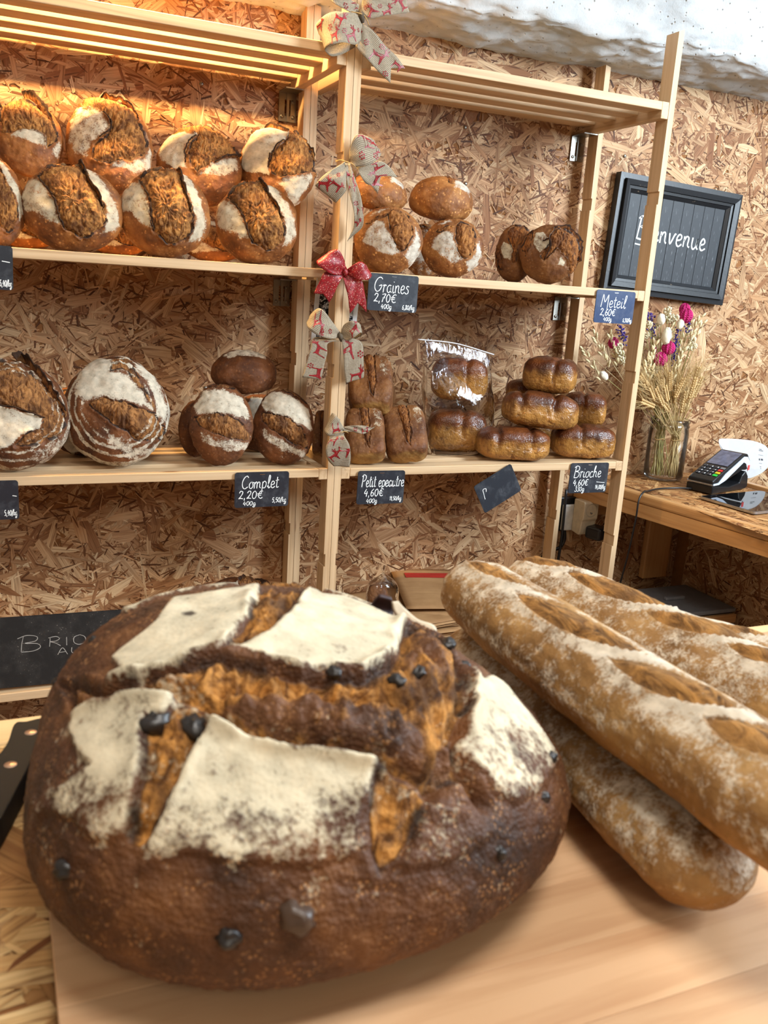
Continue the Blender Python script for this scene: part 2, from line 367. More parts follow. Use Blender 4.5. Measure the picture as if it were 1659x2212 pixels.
LIME = plain('limewashed_wall', srgb(150, 138, 124), 0.85, 0.2, 0, .05)
structure(obj('wall_left', box_me('wall_left', .04, 4.6, 2.7), LIME, None, T(-1.37, -1.97, 1.35)))
structure(obj('wall_right', box_me('wall_right', .04, 4.6, 2.7), LIME, None, T(2.27, -1.97, 1.35)))
structure(obj('wall_front', box_me('wall_front', 3.6, .04, 2.7), LIME, None, T(.45, -4.29, 1.35)))

# ------------------------------------------------------------------ two slatted pine shelving units
W_, PW, PD, SD = 0.78, 0.0152, 0.041, 0.301
SHELF = {'top': 1.565, 'mid': 1.150, 'low': 0.737, 'bottom': 0.298}
NOTCH = (0.53, 0.945, 1.36)
def post_mesh(inner, top, slant):
    """upright with shallow housings cut in its inner face; local Z up"""
    zs = [0.0]
    for z in NOTCH: zs += [z-0.0145, z-0.0145, z+0.0145, z+0.0145]
    zs.append(top); V = []; F = []; k = 0.0034
    for i, z in enumerate(zs):
        cut = 0 < i < len(zs)-1 and ((i-1) % 4 in (1, 2)); x0, x1 = 0.0, PW
        if cut:
            if inner > 0: x1 -= k
            else: x0 += k
        dz = slant if i == len(zs)-1 else 0
        V += [(x0, 0, z), (x1, 0, z+dz), (x1, PD, z+dz), (x0, PD, z)]
    for i in range(len(zs)-1):
        a = i*4
        for j in range(4): F.append((a+j, a+(j+1) % 4, a+4+(j+1) % 4, a+4+j))
    F += [(3, 2, 1, 0), tuple(len(V)-4+j for j in range(4))]
    # turn so that local X is the length
    V = [(-z, y, x) for x, y, z in V]
    return make_mesh('post', V, F, smooth=False)
def bracket(parent, x, z, side):
    w, h, t = 0.040, 0.062, 0.0025
    x0 = x if side > 0 else x-w
    ys = WALL_Y-0.002
    parts = [boxVF((x0, ys-t, z-h), (x0+0.013, ys, z)), boxVF((x0+w-0.013, ys-t, z-h), (x0+w, ys, z)),
             boxVF((x0+0.013, ys-t, z-h), (x0+w-0.013, ys, z-h+0.012)), boxVF((x0+0.013, ys-t, z-0.016), (x0+w-0.013, ys, z)),
             boxVF((x0, ys-0.055, z-t), (x0+w, ys, z)), boxVF((x0+0.017, ys-t*2.2, z-h), (x0+0.023, ys-t, z))]
    b = obj('bracket', make_mesh('bracket', *join(parts), smooth=False), STEEL, parent)
    for (a, c) in ((0.007, -h+0.010), (w-0.007, -h+0.010), (w-0.008, -0.020)):
        obj('screw', screw_me, STEEL, b, T(x0+a, ys-t-0.0002, z+c) @ FRONT)
def shelving(x0, label, tops):
    u = thing('shelving_unit', label, 'shelf', (x0+W_/2, SD/2, 0))
    for i, (px, inner) in enumerate(((x0, 1), (x0+W_-PW, -1))):
        for j, py in enumerate((0.0, SD-PD)):
            obj('post', post_mesh(inner, tops[i*2+j], 0.006 if j == 0 else -0.004), PINE, u, T(px, py, 0) @ AX['z'])
    xa, xb = x0+PW, x0+W_-PW; rw, th = 0.020, 0.0185
    for k, z in SHELF.items():
        sh = thing_part('shelf', u, (x0+W_/2, SD/2, z))
        for rx in (xa, xb-rw): board('rail', PINE, sh, (rx, 0.0005, z-0.036 if k == 'top' else z-0.024), (rx+rw, SD-0.002, z), 'y')
        for y in (0.0, 0.083, 0.166, 0.249): board('slat', PINE, sh, (xa+rw, y, z-th), (xb-rw, y+0.050, z-0.0005), 'x')
    return u
def thing_part(name, parent, loc):
    o = bpy.data.objects.new(name, None); COL.objects.link(o); o.empty_display_size = 0.03; return place(o, T(*loc), parent)
SU_L = shelving(-0.7805, 'slatted pine shelving unit holding the country loaves under the warm lamp', (1.711, 1.70, 1.711, 1.70))
SU_R = shelving(0.0005, 'slatted pine shelving unit with seeded loaves and brioches beside the framed blackboard', (1.711, 1.70, 1.711, 1.690))
for z in (SHELF['top']-0.036, SHELF['mid']-0.025): bracket(SU_L, -PW-0.0005-0.001, z, -1); bracket(SU_R, W_-PW-0.001, z, -1)

# ------------------------------------------------------------------ bread
def sphere_grid(nth, nph):
    th = (np.linspace(0.012, math.pi-0.012, nth))[:, None]; ph = np.linspace(0, 2*math.pi, nph, endpoint=False)[None, :]
    N = np.stack([np.sin(th)*np.cos(ph), np.sin(th)*np.sin(ph), np.cos(th)+0*ph], -1).reshape(-1, 3)
    F = []
    for i in range(nth-1):
        a = i*nph
        for j in range(nph):
            k = (j+1) % nph; F.append((a+j, a+nph+j, a+nph+k, a+k))
    F.append(tuple(range(nph))); F.append(tuple((nth-1)*nph+j for j in range(nph-1, -1, -1)))
    return N, F
def face_rot(yaw=0.0, tilt=0.0, roll=0.0):
    """local Z = the scored top of the loaf. yaw 0, tilt 0: it faces the room (-Y); tilt 90 lies it on its base"""
    y, t = math.radians(yaw), math.radians(tilt)
    z = Vector((-math.sin(y)*math.cos(t), -math.cos(y)*math.cos(t), math.sin(t)))
    x = Vector((math.cos(y), -math.sin(y), 0)); yv = z.cross(x)
    R = Matrix((x, yv, z)).transposed().to_4x4()
    return R @ Matrix.Rotation(math.radians(roll), 4, 'Z')
def loaf_arrays(N, rx, ry, ht, hb, feats, seed, k=2.0, lump=0.07, e=1.0, warp=0.035, flour0=0.0, rings=0.0, outline=None, shift=(0, 0), bulge=0.06, rough=0.034, lip=0.07, groove=0.04, chr_=.95, extra=None):
    nx, ny, nz = N.T; r = np.hypot(nx, ny)+1e-9; up = nz >= 0
    if k > 2.01:
        f = (np.abs(nx)**k+np.abs(ny)**k+np.abs(nz)**k)**(-1/k); P = N*f[:, None]*np.where(up[:, None], [rx, ry, ht], [rx, ry, hb])
    else:
        phi = np.arctan2(ny, nx); m = np.ones(len(N))
        if outline is not None:
            for q in range(4): m = m+outline[2*q]*np.cos((q+2)*phi)+outline[2*q+1]*np.sin((q+2)*phi)
        rr = np.where(up, r, r**0.55)*m; sh = np.where(up, np.abs(nz)**1.5, 0)
        P = np.stack([rx*rr*nx/r+shift[0]*sh, ry*rr*ny/r+shift[1]*sh, np.where(up, ht*np.abs(nz)**e, -hb*np.abs(nz)**0.8)], 1)
    Nn = N/np.array([rx, ry, (ht+hb)/2]); Nn /= np.linalg.norm(Nn, axis=1)[:, None]
    S = (rx+ry)/2; q = P/S
    ext = np.where(up, r, 2-r); AB = N[:, :2]/r[:, None]*ext[:, None]
    AB = AB+warp*np.stack([fbm(q*4.0+seed, 3), fbm(q*4.0+seed+50, 3)], 1)
    Rr = np.full(len(N), flour0, float); Gg = np.zeros(len(N)); Bb = np.zeros(len(N)); Aa = np.zeros(len(N)); D = np.zeros(len(N))
    D += lump*(0.55*fbm(q*1.7+seed*1.3, 3)+0.16*noise3(q*7+seed))
    if rings:
        Rr = Rr+rings*(np.sin(ext*52+2*noise3(q*3+seed)) > 0.25)*sstep(0.45, 0.75, ext)*sstep(1.5, 1.2, ext)
    nz1 = fbm(q*5+seed+11, 3); fine = fbm(q*16+seed+5, 4); ridged = 1-np.abs(fbm(q*np.array([11, 6, 9])+seed+77, 3))
    for ft in feats:
        kind, poly = ft[0], ft[1]; amt = ft[2] if len(ft) > 2 else 1.0
        s = sdf(AB, poly)
        if kind == 'T':
            ins = sstep(0.012, -0.028, s); Gg = np.maximum(Gg, ins)
            D += amt*bulge*sstep(0.0, -0.22, s) + ins*(rough*(ridged-0.6)*2+rough*0.6*fine)
            D -= groove*amt*np.exp(-((s+0.018)/0.020)**2)
            edge = np.exp(-((s-0.014)/0.020)**2)*sstep(-0.25, 0.45, nz1+0.15)
            D += lip*amt*edge
            Bb = np.maximum(Bb, chr_*np.exp(-((s+0.006)/0.022)**2)*sstep(-0.45, 0.15, nz1))
        elif kind == 'F':
            Rr = np.maximum(Rr, amt*sstep(0.06, -0.09, s))
        elif kind == 'f':                                   # sharp edged flour patch lifting off the crust
            Rr = np.maximum(Rr, amt*sstep(0.012, -0.02, s)); D += 0.018*sstep(0.006, -0.01, s)*np.exp(-(np.minimum(s, 0)/0.10)**2)
        elif kind == 'S': Rr = np.maximum(Rr, amt*sstep(0.13, -0.06, s))     # loose scatter of flour
        elif kind == 'D':                                   # deep cavity
            Bb = np.maximum(Bb, 0.42*sstep(0.03, -0.03, s)); D -= 0.06*amt*sstep(0.035, -0.03, s)
        elif kind == 'K': Gg = Gg*(1-amt*sstep(0.02, -0.04, s)); D += 0.02*sstep(0.01, -0.06, s)      # skinned-over ridge beside the score
        elif kind == 'B': Bb = np.maximum(Bb, amt*sstep(0.03, -0.03, s))
        elif kind == 'P': Aa = np.maximum(Aa, amt*sstep(0.06, -0.08, s))
    Gg = np.where(Rr > 0.55, Gg*np.clip(1-(Rr-0.55)*3, 0, 1), Gg)
    C = np.stack([np.clip(Rr, 0, 1), Gg, np.clip(Bb, 0, 1), Aa], 1)
    if extra: D, C = extra(N, P/np.array([rx, ry, ht]), AB, q, D, C, seed)
    return P+Nn*(D*S)[:, None], C
def loaf(name, label, cat, center, R, mat, rx, ry, ht, hb, feats, seed, group=None, res=(96, 168), rest=None, **kw):
    N, F = sphere_grid(*res); P, C = loaf_arrays(N, rx, ry, ht, hb, feats, seed, **kw)
    M = T(*center) @ R
    if rest is not None:                                    # let it rest on the surface below
        Z = (np.c_[P, np.ones(len(P))] @ np.array(M).T)[:, 2].min(); M = T(0, 0, rest-Z) @ M
    o = obj(name, make_mesh(name, P, F, col=C), mat, None, M)
    r = np.hypot(N[:, 0], N[:, 1])+1e-9; LOAF[o.name] = (P, N, N[:, :2]/r[:, None]*np.where(N[:, 2] >= 0, r, 2-r)[:, None], mat, M, (rx+ry)/2)
    return tag(o, label, cat, group)
LOAF = {}
def ear(o, line, h, seed, lean=(0, 0)):
    """a ragged burnt flap of crust standing up along a score"""
    P, N, AB, mat, M, S = LOAF[o.name]; Q = spline(line, 7); n = len(Q); R = np.random.RandomState(seed); V = []; F = []; C = []
    nz = np.convolve(R.uniform(.55, 1.25, n+4), [.25, .5, .25], 'same')[2:n+2]
    for i, q in enumerate(Q):
        k = int(np.argmin(((AB-q)**2).sum(1))); nn = N[k]/np.linalg.norm(N[k]); t = i/(n-1); hh = h*S*math.sin(math.pi*(.06+.90*t))**.6*nz[i]; ln = np.array([lean[0], lean[1], 0])*S
        for j, f in enumerate((-.25, .25, .65, 1.0)):
            V.append(P[k]+nn*hh*f+ln*h*f*f+R.normal(0, .002*S, 3)); C.append((0, .9, (.1, .3, .6, .95)[j], 0))
    for i in range(n-1):
        for j in range(3): a = i*4+j; F.append((a, a+1, a+5, a+4))
    e = obj('crust_ear', make_mesh('crust_ear', V, F, col=C), mat, o, M); m = e.modifiers.new('thick', 'SOLIDIFY'); m.thickness = .0022; m.offset = 0
def norm(pts, cx, cy, rx, ry): return [((x-cx)/rx, (cy-y)/ry) for x, y in pts]
def px_loaf(name, label, u, v, wu, hv, y, mat, feats, seed, thick=0.62, group=None, yaw=None, tilt=12, roll=0, rest=None, cat='bread', **kw):
    """a boule standing on its edge, scored top to the room; u,v its middle, wu,hv its half width and height in photo pixels"""
    P = at(u, v, y=y); s = depth(P)/FPX; rx, ry = wu*s, hv*s
    if yaw is None: yaw = 0.85*math.degrees(math.atan2(P[0]-CAM[0], P[1]-CAM[1]))
    ht = thick*min(rx, ry)*1.05; hb = thick*min(rx, ry)*0.6
    return loaf(name, label, cat, P, face_rot(yaw, tilt, roll), mat, rx, ry, ht, hb, feats, seed, group, rest=rest, **kw)
MIDZ, LOWZ = SHELF['mid'], SHELF['low']
# --- middle shelf of the lamp-lit unit: country boules in two rows
GB = 'country boules on the lamp-lit shelf'
n1 = lambda l: norm(l, 795, 1390, 532, 450)
PB1 = [('T', n1([(440, 1130), (560, 1000), (760, 940), (880, 960), (960, 1130), (1050, 1290), (1110, 1400), (1135, 1530), (1080, 1640), (960, 1710), (860, 1740), (740, 1680), (700, 1660), (660, 1560), (620, 1400), (560, 1290), (480, 1190)])),
       ('F', n1([(400, 1140), (480, 1190), (560, 1290), (620, 1400), (660, 1560), (700, 1640), (560, 1600), (400, 1500), (290, 1480), (270, 1290), (320, 1160)]), .85),
       ('F', n1([(900, 950), (960, 950), (1080, 1050), (1200, 1230), (1280, 1400), (1290, 1560), (1200, 1640), (1090, 1680), (1120, 1560), (1140, 1440), (1050, 1280), (960, 1120)]), .9)]
n2 = lambda l: norm(l, 482, 532, 388, 372)
PA3 = [('F', n2([(230, 260), (330, 270), (465, 310), (400, 380), (350, 470), (345, 600), (380, 660), (240, 640), (140, 560), (110, 440), (150, 330)]), .95),
       ('T', n2([(465, 310), (300, 230), (450, 165), (650, 200), (780, 330), (830, 430), (800, 460), (640, 540), (520, 620), (450, 670), (400, 640), (370, 520), (400, 400)])),
       ('F', n2([(800, 465), (830, 500), (820, 600), (700, 680), (560, 700), (470, 690), (520, 620), (640, 545)]), .8)]
n3 = lambda l: norm(l, 1220, 560, 350, 385)
PA4 = [('f', n3([(1050, 190), (1200, 230), (1320, 260), (1310, 340), (1220, 420), (1150, 540), (1130, 640), (1150, 710), (960, 690), (890, 600), (900, 450), (980, 290)]), .95),
       ('T', n3([(1330, 250), (1430, 230), (1500, 330), (1550, 470), (1560, 590), (1440, 660), (1250, 730), (1160, 700), (1135, 620), (1160, 520), (1230, 420), (1310, 340)])),
       ('F', n3([(1560, 600), (1530, 700), (1450, 850), (1380, 930), (1300, 850), (1210, 760), (1300, 720), (1450, 670)]), .9)]
n4 = lambda l: norm(l, 1195, 700, 458, 530)
PA2 = [('F', n4([(870, 340), (1000, 350), (1130, 440), (1200, 530), (1190, 640), (1100, 720), (1010, 800), (960, 930), (850, 900), (760, 740), (770, 560), (820, 420)]), .75),
       ('T', n4([(870, 300), (960, 190), (1100, 170), (1290, 260), (1430, 330), (1500, 520), (1580, 680), (1560, 820), (1400, 920), (1180, 990), (1000, 950), (1040, 800), (1150, 720), (1210, 600), (1190, 500), (1080, 390)])),
       ('F', n4([(1470, 400), (1600, 620), (1640, 800), (1620, 960), (1450, 1060), (1200, 1020), (1180, 1000), (1400, 930), (1560, 840), (1590, 690)]), .85)]
n5 = lambda l: norm(l, 300, 610, 360, 420)
PA1 = [('T', n5([(80, 230), (260, 220), (400, 300), (540, 420), (610, 600), (560, 680), (480, 760), (470, 620), (340, 600), (120, 650), (20, 640), (40, 400)])),
       ('F', n5([(110, 655), (340, 600), (470, 625), (485, 750), (420, 760), (250, 720), (120, 700)]), .9),
       ('F', n5([(610, 620), (650, 700), (600, 850), (520, 800), (560, 700)]), .7)]
def rot(feats, deg, mir=False):
    c, s = math.cos(math.radians(deg)), math.sin(math.radians(deg)); out = []
    for f in feats: out.append((f[0], [((-x if mir else x)*c-y*s, (-x if mir else x)*s+y*c) for x, y in f[1]])+tuple(f[2:]))
    return out
BB = dict(cat='bread', group=GB)
px_loaf('boule', 'round country loaf cut off by the photo edge in the lower row', 0, 446, 50, 90, .060, M_COUNTRY, rot(PB1, 14), 1, rest=MIDZ, **BB)
B1_ = px_loaf('boule', 'round country loaf with broad torn score, second in lower row from the photo edge', 157, 458, 106, 90, .055, M_COUNTRY, PB1, 2, rest=MIDZ, **BB)
B2_ = px_loaf('boule', 'round country loaf in the middle of the lower row with a dark raised ear', 357, 472, 96, 92, .055, M_COUNTRY, rot(PB1, -8), 3, rest=MIDZ, **BB)
B3_ = px_loaf('boule', 'round country loaf at the end of the lower row beside the shelf post', 555, 487, 89, 86, .055, M_COUNTRY, rot(PB1, 6), 4, rest=MIDZ, **BB)
for (u, v, s_, lab) in ((60, 500, 21, 'dark loaf hidden in shade behind the first two lower country loaves'), (255, 505, 22, 'dark loaf hidden in shade behind the gap of the second and third lower loaves'), (462, 520, 23, 'dark floured loaf hidden in shade behind the last two lower country loaves')):
    px_loaf('boule', lab, u, v, 74, 44, .215, M_COUNTRY, rot(PB1, 40), s_, rest=MIDZ, res=(60, 100), thick=.5, **BB)
A1_ = px_loaf('boule', 'round country loaf with square flour patch, first of the upper row', 62, 300, 70, 84, .215, M_COUNTRY, PA1, 5, tilt=20, thick=.55, **BB)
A2_ = px_loaf('boule', 'tallest country loaf of the upper row with burnt ragged crest', 238, 318, 92, 106, .205, M_COUNTRY, PA2, 6, tilt=20, thick=.55, lip=.07, **BB)
A3_ = px_loaf('boule', 'round country loaf of the upper row with pointed floured flap', 432, 362, 90, 86, .205, M_COUNTRY, PA3, 7, tilt=20, thick=.58, **BB)
A4_ = px_loaf('boule', 'squarish country loaf with large golden flour patch, last of the upper row', 598, 366, 82, 90, .195, M_COUNTRY, PA4, 8, tilt=20, thick=.58, lip=.07, **BB)
# --- lower shelf of the same unit: two large miches and three wholemeal loaves
n6 = lambda l: norm(l, 60, 470, 290, 285)
PC1 = [('f', n6([(-200, 450), (0, 460), (80, 490), (200, 515), (190, 570), (100, 610), (40, 660), (-150, 680)]), .95),
       ('T', n6([(-150, 230), (60, 210), (140, 260), (220, 330), (280, 420), (330, 500), (300, 590), (200, 640), (60, 665), (110, 610), (200, 560), (210, 520), (80, 480), (-150, 430)])),
       ('F', n6([(165, 240), (240, 290), (300, 370), (310, 400), (250, 340), (190, 290)]), 1.0), ('F', n6([(120, 700), (300, 600), (340, 560), (300, 680), (180, 730)]), .6)]
n7 = lambda l: norm(l, 585, 462, 255, 278)
PC2 = [('F', n7([(500, 190), (570, 230), (560, 300), (620, 300), (700, 380), (750, 480), (640, 460), (520, 430), (440, 450), (380, 400), (400, 300), (440, 230)]), 1.0),
       ('T', n7([(560, 210), (640, 200), (690, 240), (660, 270), (720, 380), (770, 460), (760, 490), (700, 380), (620, 280), (555, 300)]), .5),
       ('F', n7([(665, 250), (740, 225), (790, 330), (835, 450), (830, 540), (780, 510), (760, 400), (700, 310)]), 1.0),
       ('T', n7([(440, 450), (520, 430), (640, 465), (760, 500), (820, 560), (815, 600), (700, 640), (660, 630), (560, 560), (480, 500)])),
       ('F', n7([(500, 560), (620, 640), (700, 660), (800, 620), (760, 690), (640, 720), (540, 650)]), .7)]
C1_ = px_loaf('miche', 'large round miche with wide torn score and white flap, cut off by the photo edge', 26, 905, 119, 121, .075, M_MICHE, PC1, 9, rest=LOWZ, tilt=22, rings=.55, lip=.07, group='large miches')
px_loaf('miche', 'large ringed miche with big white floured face and a lens-shaped score', 253, 900, 109, 121, .100, M_MICHE, PC2, 10, rest=LOWZ, tilt=24, rings=.75, lip=.03, group='large miches')
px_loaf('miche', 'brown miche mostly hidden behind the ringed white floured miche', 178, 950, 80, 76, .20, M_MICHE, rot(PC1, 30), 24, rest=LOWZ, res=(60, 100), group='large miches')
n8 = lambda l: norm(l, 1100, 518, 157, 203)
PD1 = [('F', n8([(980, 480), (960, 430), (1010, 350), (1100, 345), (1200, 380), (1240, 480), (1230, 500), (1100, 480)]), .95),
       ('T', n8([(970, 490), (1080, 475), (1180, 500), (1245, 570), (1240, 600), (1150, 600), (1050, 570), (990, 540)])),
       ('F', n8([(990, 560), (1060, 590), (1160, 605), (1240, 605), (1230, 650), (1120, 660), (1010, 620)]), .7), ('T', n8([(1000, 335), (1100, 317), (1190, 355), (1100, 338)]), .3)]
WM = dict(group='wholemeal loaves', lip=.02)
px_loaf('wholemeal_loaf', 'oval wholemeal loaf with white band above a slanting score, nearest the miches', 478, 924, 68, 88, .070, M_MICHE, PD1, 12, rest=LOWZ, tilt=18, flour0=.08, **WM)
px_loaf('wholemeal_loaf', 'oval wholemeal loaf leaning beside the shelf post above the price tag', 613, 930, 66, 82, .070, M_MICHE, rot(PD1, -14), 13, rest=LOWZ, tilt=18, flour0=.12, **WM)
px_loaf('wholemeal_loaf', 'brown wholemeal loaf half hidden behind the white-banded oval loaf', 424, 930, 38, 62, .165, M_MICHE, [], 14, rest=LOWZ, tilt=18, flour0=.1, res=(60, 100), **WM)
def dome(name, label, u, v, wu, hv, y, mat, seed, group, feats, yaw=0, tilt=80, flour0=.0, asp=.8, rest=None, **kw):
    P = at(u, v, y=y); s = depth(P)/FPX; rx = wu*s; h = hv*s
    return loaf(name, label, 'bread', P, face_rot(yaw, tilt), mat, rx, rx*asp, h*1.2, h*.72, feats, seed, group, flour0=flour0, rest=rest, **kw)
px_loaf('wholemeal_loaf', 'shaded wholemeal loaf standing behind and under the topmost oval loaf', 560, 920, 60, 62, .205, M_MICHE, rot(PD1, 60), 15, rest=LOWZ, tilt=10, res=(60, 100), **WM)
dome('wholemeal_loaf', 'wholemeal loaf lying across the two oval loaves, topmost of its pile', 527, 808, 71, 42, .135, M_MICHE, 16, 'wholemeal loaves', [('F', [(-.6, -.2), (.6, -.2), (.7, .3), (0, .6), (-.7, .3)], .75)], tilt=68, lip=.02)
# --- middle shelf of the brioche unit: seeded loaves and rye loaves
n9 = lambda l: norm(l, 304, 512, 224, 213)
PE3 = [('T', n9([(300, 380), (330, 330), (420, 350), (460, 420), (470, 500), (430, 590), (400, 605), (350, 560), (320, 470)])),
       ('F', n9([(160, 480), (240, 420), (290, 440), (330, 520), (400, 610), (330, 650), (240, 610), (150, 560)]), .8),
       ('F', n9([(480, 430), (525, 540), (520, 640), (450, 680), (420, 620), (470, 540)]), .85), ('T', n9([(150, 440), (260, 380), (330, 370), (280, 400), (200, 440)]), .4),
       ('F', n9([(130, 400), (240, 320), (300, 330), (220, 390)]), .6)]
SG = 'seeded loaves'
px_loaf('seeded_loaf', 'seeded loaf with leaf-shaped score standing beside the beribboned post', 838, 527, 74, 70, .065, M_GRAIN, PE3, 31, rest=MIDZ, yaw=28, lip=.02, group=SG)
px_loaf('seeded_loaf', 'seeded loaf with white floured edge in the middle of its shelf', 977, 545, 66, 62, .065, M_GRAIN, rot(PE3, -6), 32, rest=MIDZ, yaw=28, lip=.02, group=SG)
px_loaf('seeded_loaf', 'dusky floured seeded loaf hidden behind the two standing seeded loaves', 918, 540, 50, 56, .20, M_GRAIN, rot(PE3, 50), 33, rest=MIDZ, res=(60, 100), flour0=.35, group=SG)
px_loaf('seeded_loaf', 'seeded loaf hidden in shade behind the one next to the post', 812, 550, 50, 44, .215, M_GRAIN, rot(PE3, 150), 37, rest=MIDZ, res=(60, 100), group=SG)
FT = [('F', [(.15, -.6), (.75, -.5), (.9, .1), (.5, .2), (.3, -.1)], .8), ('F', [(-.5, .1), (0, .1), (.1, .6), (-.5, .6)], .55), ('T', [(.05, -.4), (.2, -.4), (.25, .5), (.05, .5)], .5)]
dome('seeded_loaf', 'seeded loaf lying on top of the pile partly behind the reindeer ribbon', 815, 420, 66, 36, .135, M_GRAIN, 34, SG, FT, tilt=72, asp=.85, lip=.02)
dome('seeded_loaf', 'seeded loaf lying tilted on top of the pile with a white floured edge', 953, 437, 70, 44, .135, M_GRAIN, 35, SG, FT, tilt=70, asp=.85, yaw=10, lip=.02)
PF1 = [('T', [(-.1, .5), (.1, .85), (.5, .8), (.85, .5), (.95, 0), (.9, -.6), (.7, -.7), (.55, -.2), (.2, .1), (-.2, -.35), (-.35, -.2), (-.1, .2)]),
       ('f', [(-.55, .6), (-.3, .65), (-.05, .3), (-.1, .1), (-.4, -.1), (-.6, .2)], .75), ('F', [(.3, -.1), (.5, -.3), (.45, -.5), (.25, -.45)], .9), ('F', [(.55, .95), (.95, .5), (1.05, .55), (.7, 1.0)], .9),
       ('T', [(-.95, .1), (-.8, .6), (-.6, .75), (-.65, .3), (-.8, -.2)], .5)]
F1_ = px_loaf('rye_loaf', 'ragged rye loaf with deep branching cracks above the Meteil price tag', 1186, 556, 64, 62, .075, M_SPELT, PF1, 41, rest=MIDZ, yaw=28, tilt=10, lip=.07, rough=.04, group='rye loaves', flour0=.06)
px_loaf('rye_loaf', 'cracked rye loaf half hidden behind the ragged one on the shelf', 1112, 552, 42, 62, .155, M_SPELT, rot(PF1, 40), 42, rest=MIDZ, yaw=28, tilt=10, lip=.06, rough=.035, group='rye loaves', flour0=.06)
# --- lower shelf of the brioche unit: tinned spelt loaves
PS = [('T', [(-.18, .9), (.12, .95), (.22, .4), (.25, -.2), (.12, -.62), (-.02, -.5), (-.1, 0), (-.2, .5)]), ('P', [(-1.2, -.72), (0, -.78), (1.2, -.72), (1.3, -1.8), (-1.3, -1.8)], .9), ('F', [(.3, .7), (.7, .6), (.7, .0), (.4, .1)], .42), ('B', [(-.7, -.70), (0, -.75), (.7, -.70), (.6, -.66), (0, -.70), (-.6, -.66)], .25)]
GS = 'tinned spelt loaves'
def spelt(label, u, v, wu, hv, y, seed, rest=None, roll=0, tilt=42, yaw=26):
    P = at(u, v, y=y); s = depth(P)/FPX
    return loaf('spelt_loaf', label, 'bread', P, face_rot(yaw, tilt, roll), M_SPELT, wu*s, hv*s*1.12, wu*s*.74, wu*s*.55, PS, seed, GS, k=4.6, rest=rest, lip=.05, groove=.05, lump=.06, rough=.03, flour0=.05)
spelt('tinned spelt loaf standing behind the small reindeer ribbon at the post', 789, 948, 42, 56, .060, 51, LOWZ, 8)
spelt('tinned spelt loaf with deep lengthwise crack beside the plastic bag of brioche', 874, 948, 46, 56, .060, 52, LOWZ, 10)
spelt('tinned spelt loaf lying on top of its pile under the reindeer ribbon', 800, 835, 48, 60, .130, 53, None, 6, 44)
spelt('tinned spelt loaf in shade at the back under the topmost spelt loaf', 846, 905, 34, 40, .205, 54, LOWZ, 0, 30)
spelt('tinned spelt loaf glimpsed in shade between the shelf posts', 697, 905, 19, 44, .15, 55, LOWZ, 0, 20)
# --- brioches
def brioche_extra(cuts):
    def fx(N, Q, AB, q, D, C, seed):
        z = Q[:, 2]
        for (c, wd, dp) in cuts:
            D = D-dp*np.exp(-((Q[:, 0]-c-0.10*Q[:, 1]+0.05*noise3(q*3+seed))/wd)**2)*sstep(-0.6, 0.35, z)
        side = sstep(0.50, 0.02, z+0.16*fbm(q*4+seed, 3))
        C[:, 3] = side*(0.72+0.28*noise3(q*3+seed)); wr = np.abs(noise3(q*np.array([9, 9, 1.3])+seed))
        D = D-0.035*side*sstep(0.20, 0.0, wr)*sstep(0.0, 0.3, noise3(q*2.4+seed+4))
        D = D+0.012*fbm(q*14+seed, 3)*side
        C[:, 3] *= 1-0.6*sstep(0.10, 0.0, wr)*side
        return D, C
    return fx
GBR = 'plain brioches in the pile'
def brioche(label, u, v, wu, hv, y, seed, cuts, rest=None, yaw=0, group=GBR, pitch=0, roll=0, asp=.62):
    P = at(u, v, y=y); s = depth(P)/FPX; rx = wu*s; h = hv*s
    R = Matrix.Rotation(math.radians(yaw), 4, 'Z') @ Matrix.Rotation(math.radians(pitch), 4, 'X') @ Matrix.Rotation(math.radians(roll), 4, 'Y')
    return loaf('brioche', label, 'brioche', P, R, M_BRIOCHE, rx, rx*asp, h*1.08, h*.92, [], seed, group, k=3.4, lump=.05, rest=rest, extra=brioche_extra(cuts), res=(90, 150))
brioche('bottom brioche of the pile standing next to the plastic bag', 1106, 963, 79, 34, .060, 61, [(-.45, .09, .10), (.5, .07, .10)], LOWZ, -16)
brioche('bottom brioche of the pile beside the right-hand front post', 1257, 962, 68, 35, .060, 62, [(-.12, .09, .11)], LOWZ, -16)
brioche('brioche with three humps in the middle layer of the pile', 1166, 888, 81, 38, .075, 63, [(-.55, .10, .12), (.35, .08, .14)], None, -20, pitch=-4, roll=4)
brioche('brioche with yellow side in the middle layer near the back post', 1262, 886, 46, 36, .150, 64, [(-.05, .10, .12)], None, -30, asp=.8)
brioche('topmost brioche crowning the pile', 1188, 813, 57, 38, .115, 65, [(.35, .10, .10)], None, -42, asp=.86)
brioche('brioche in shade at the back of the pile', 1135, 850, 40, 28, .215, 66, [(.0, .1, .1)], None, 0, asp=.8)
brioche('brioche in shade at the back of the bottom layer', 1180, 955, 66, 34, .21, 67, [(.0, .1, .1)], LOWZ, 0)

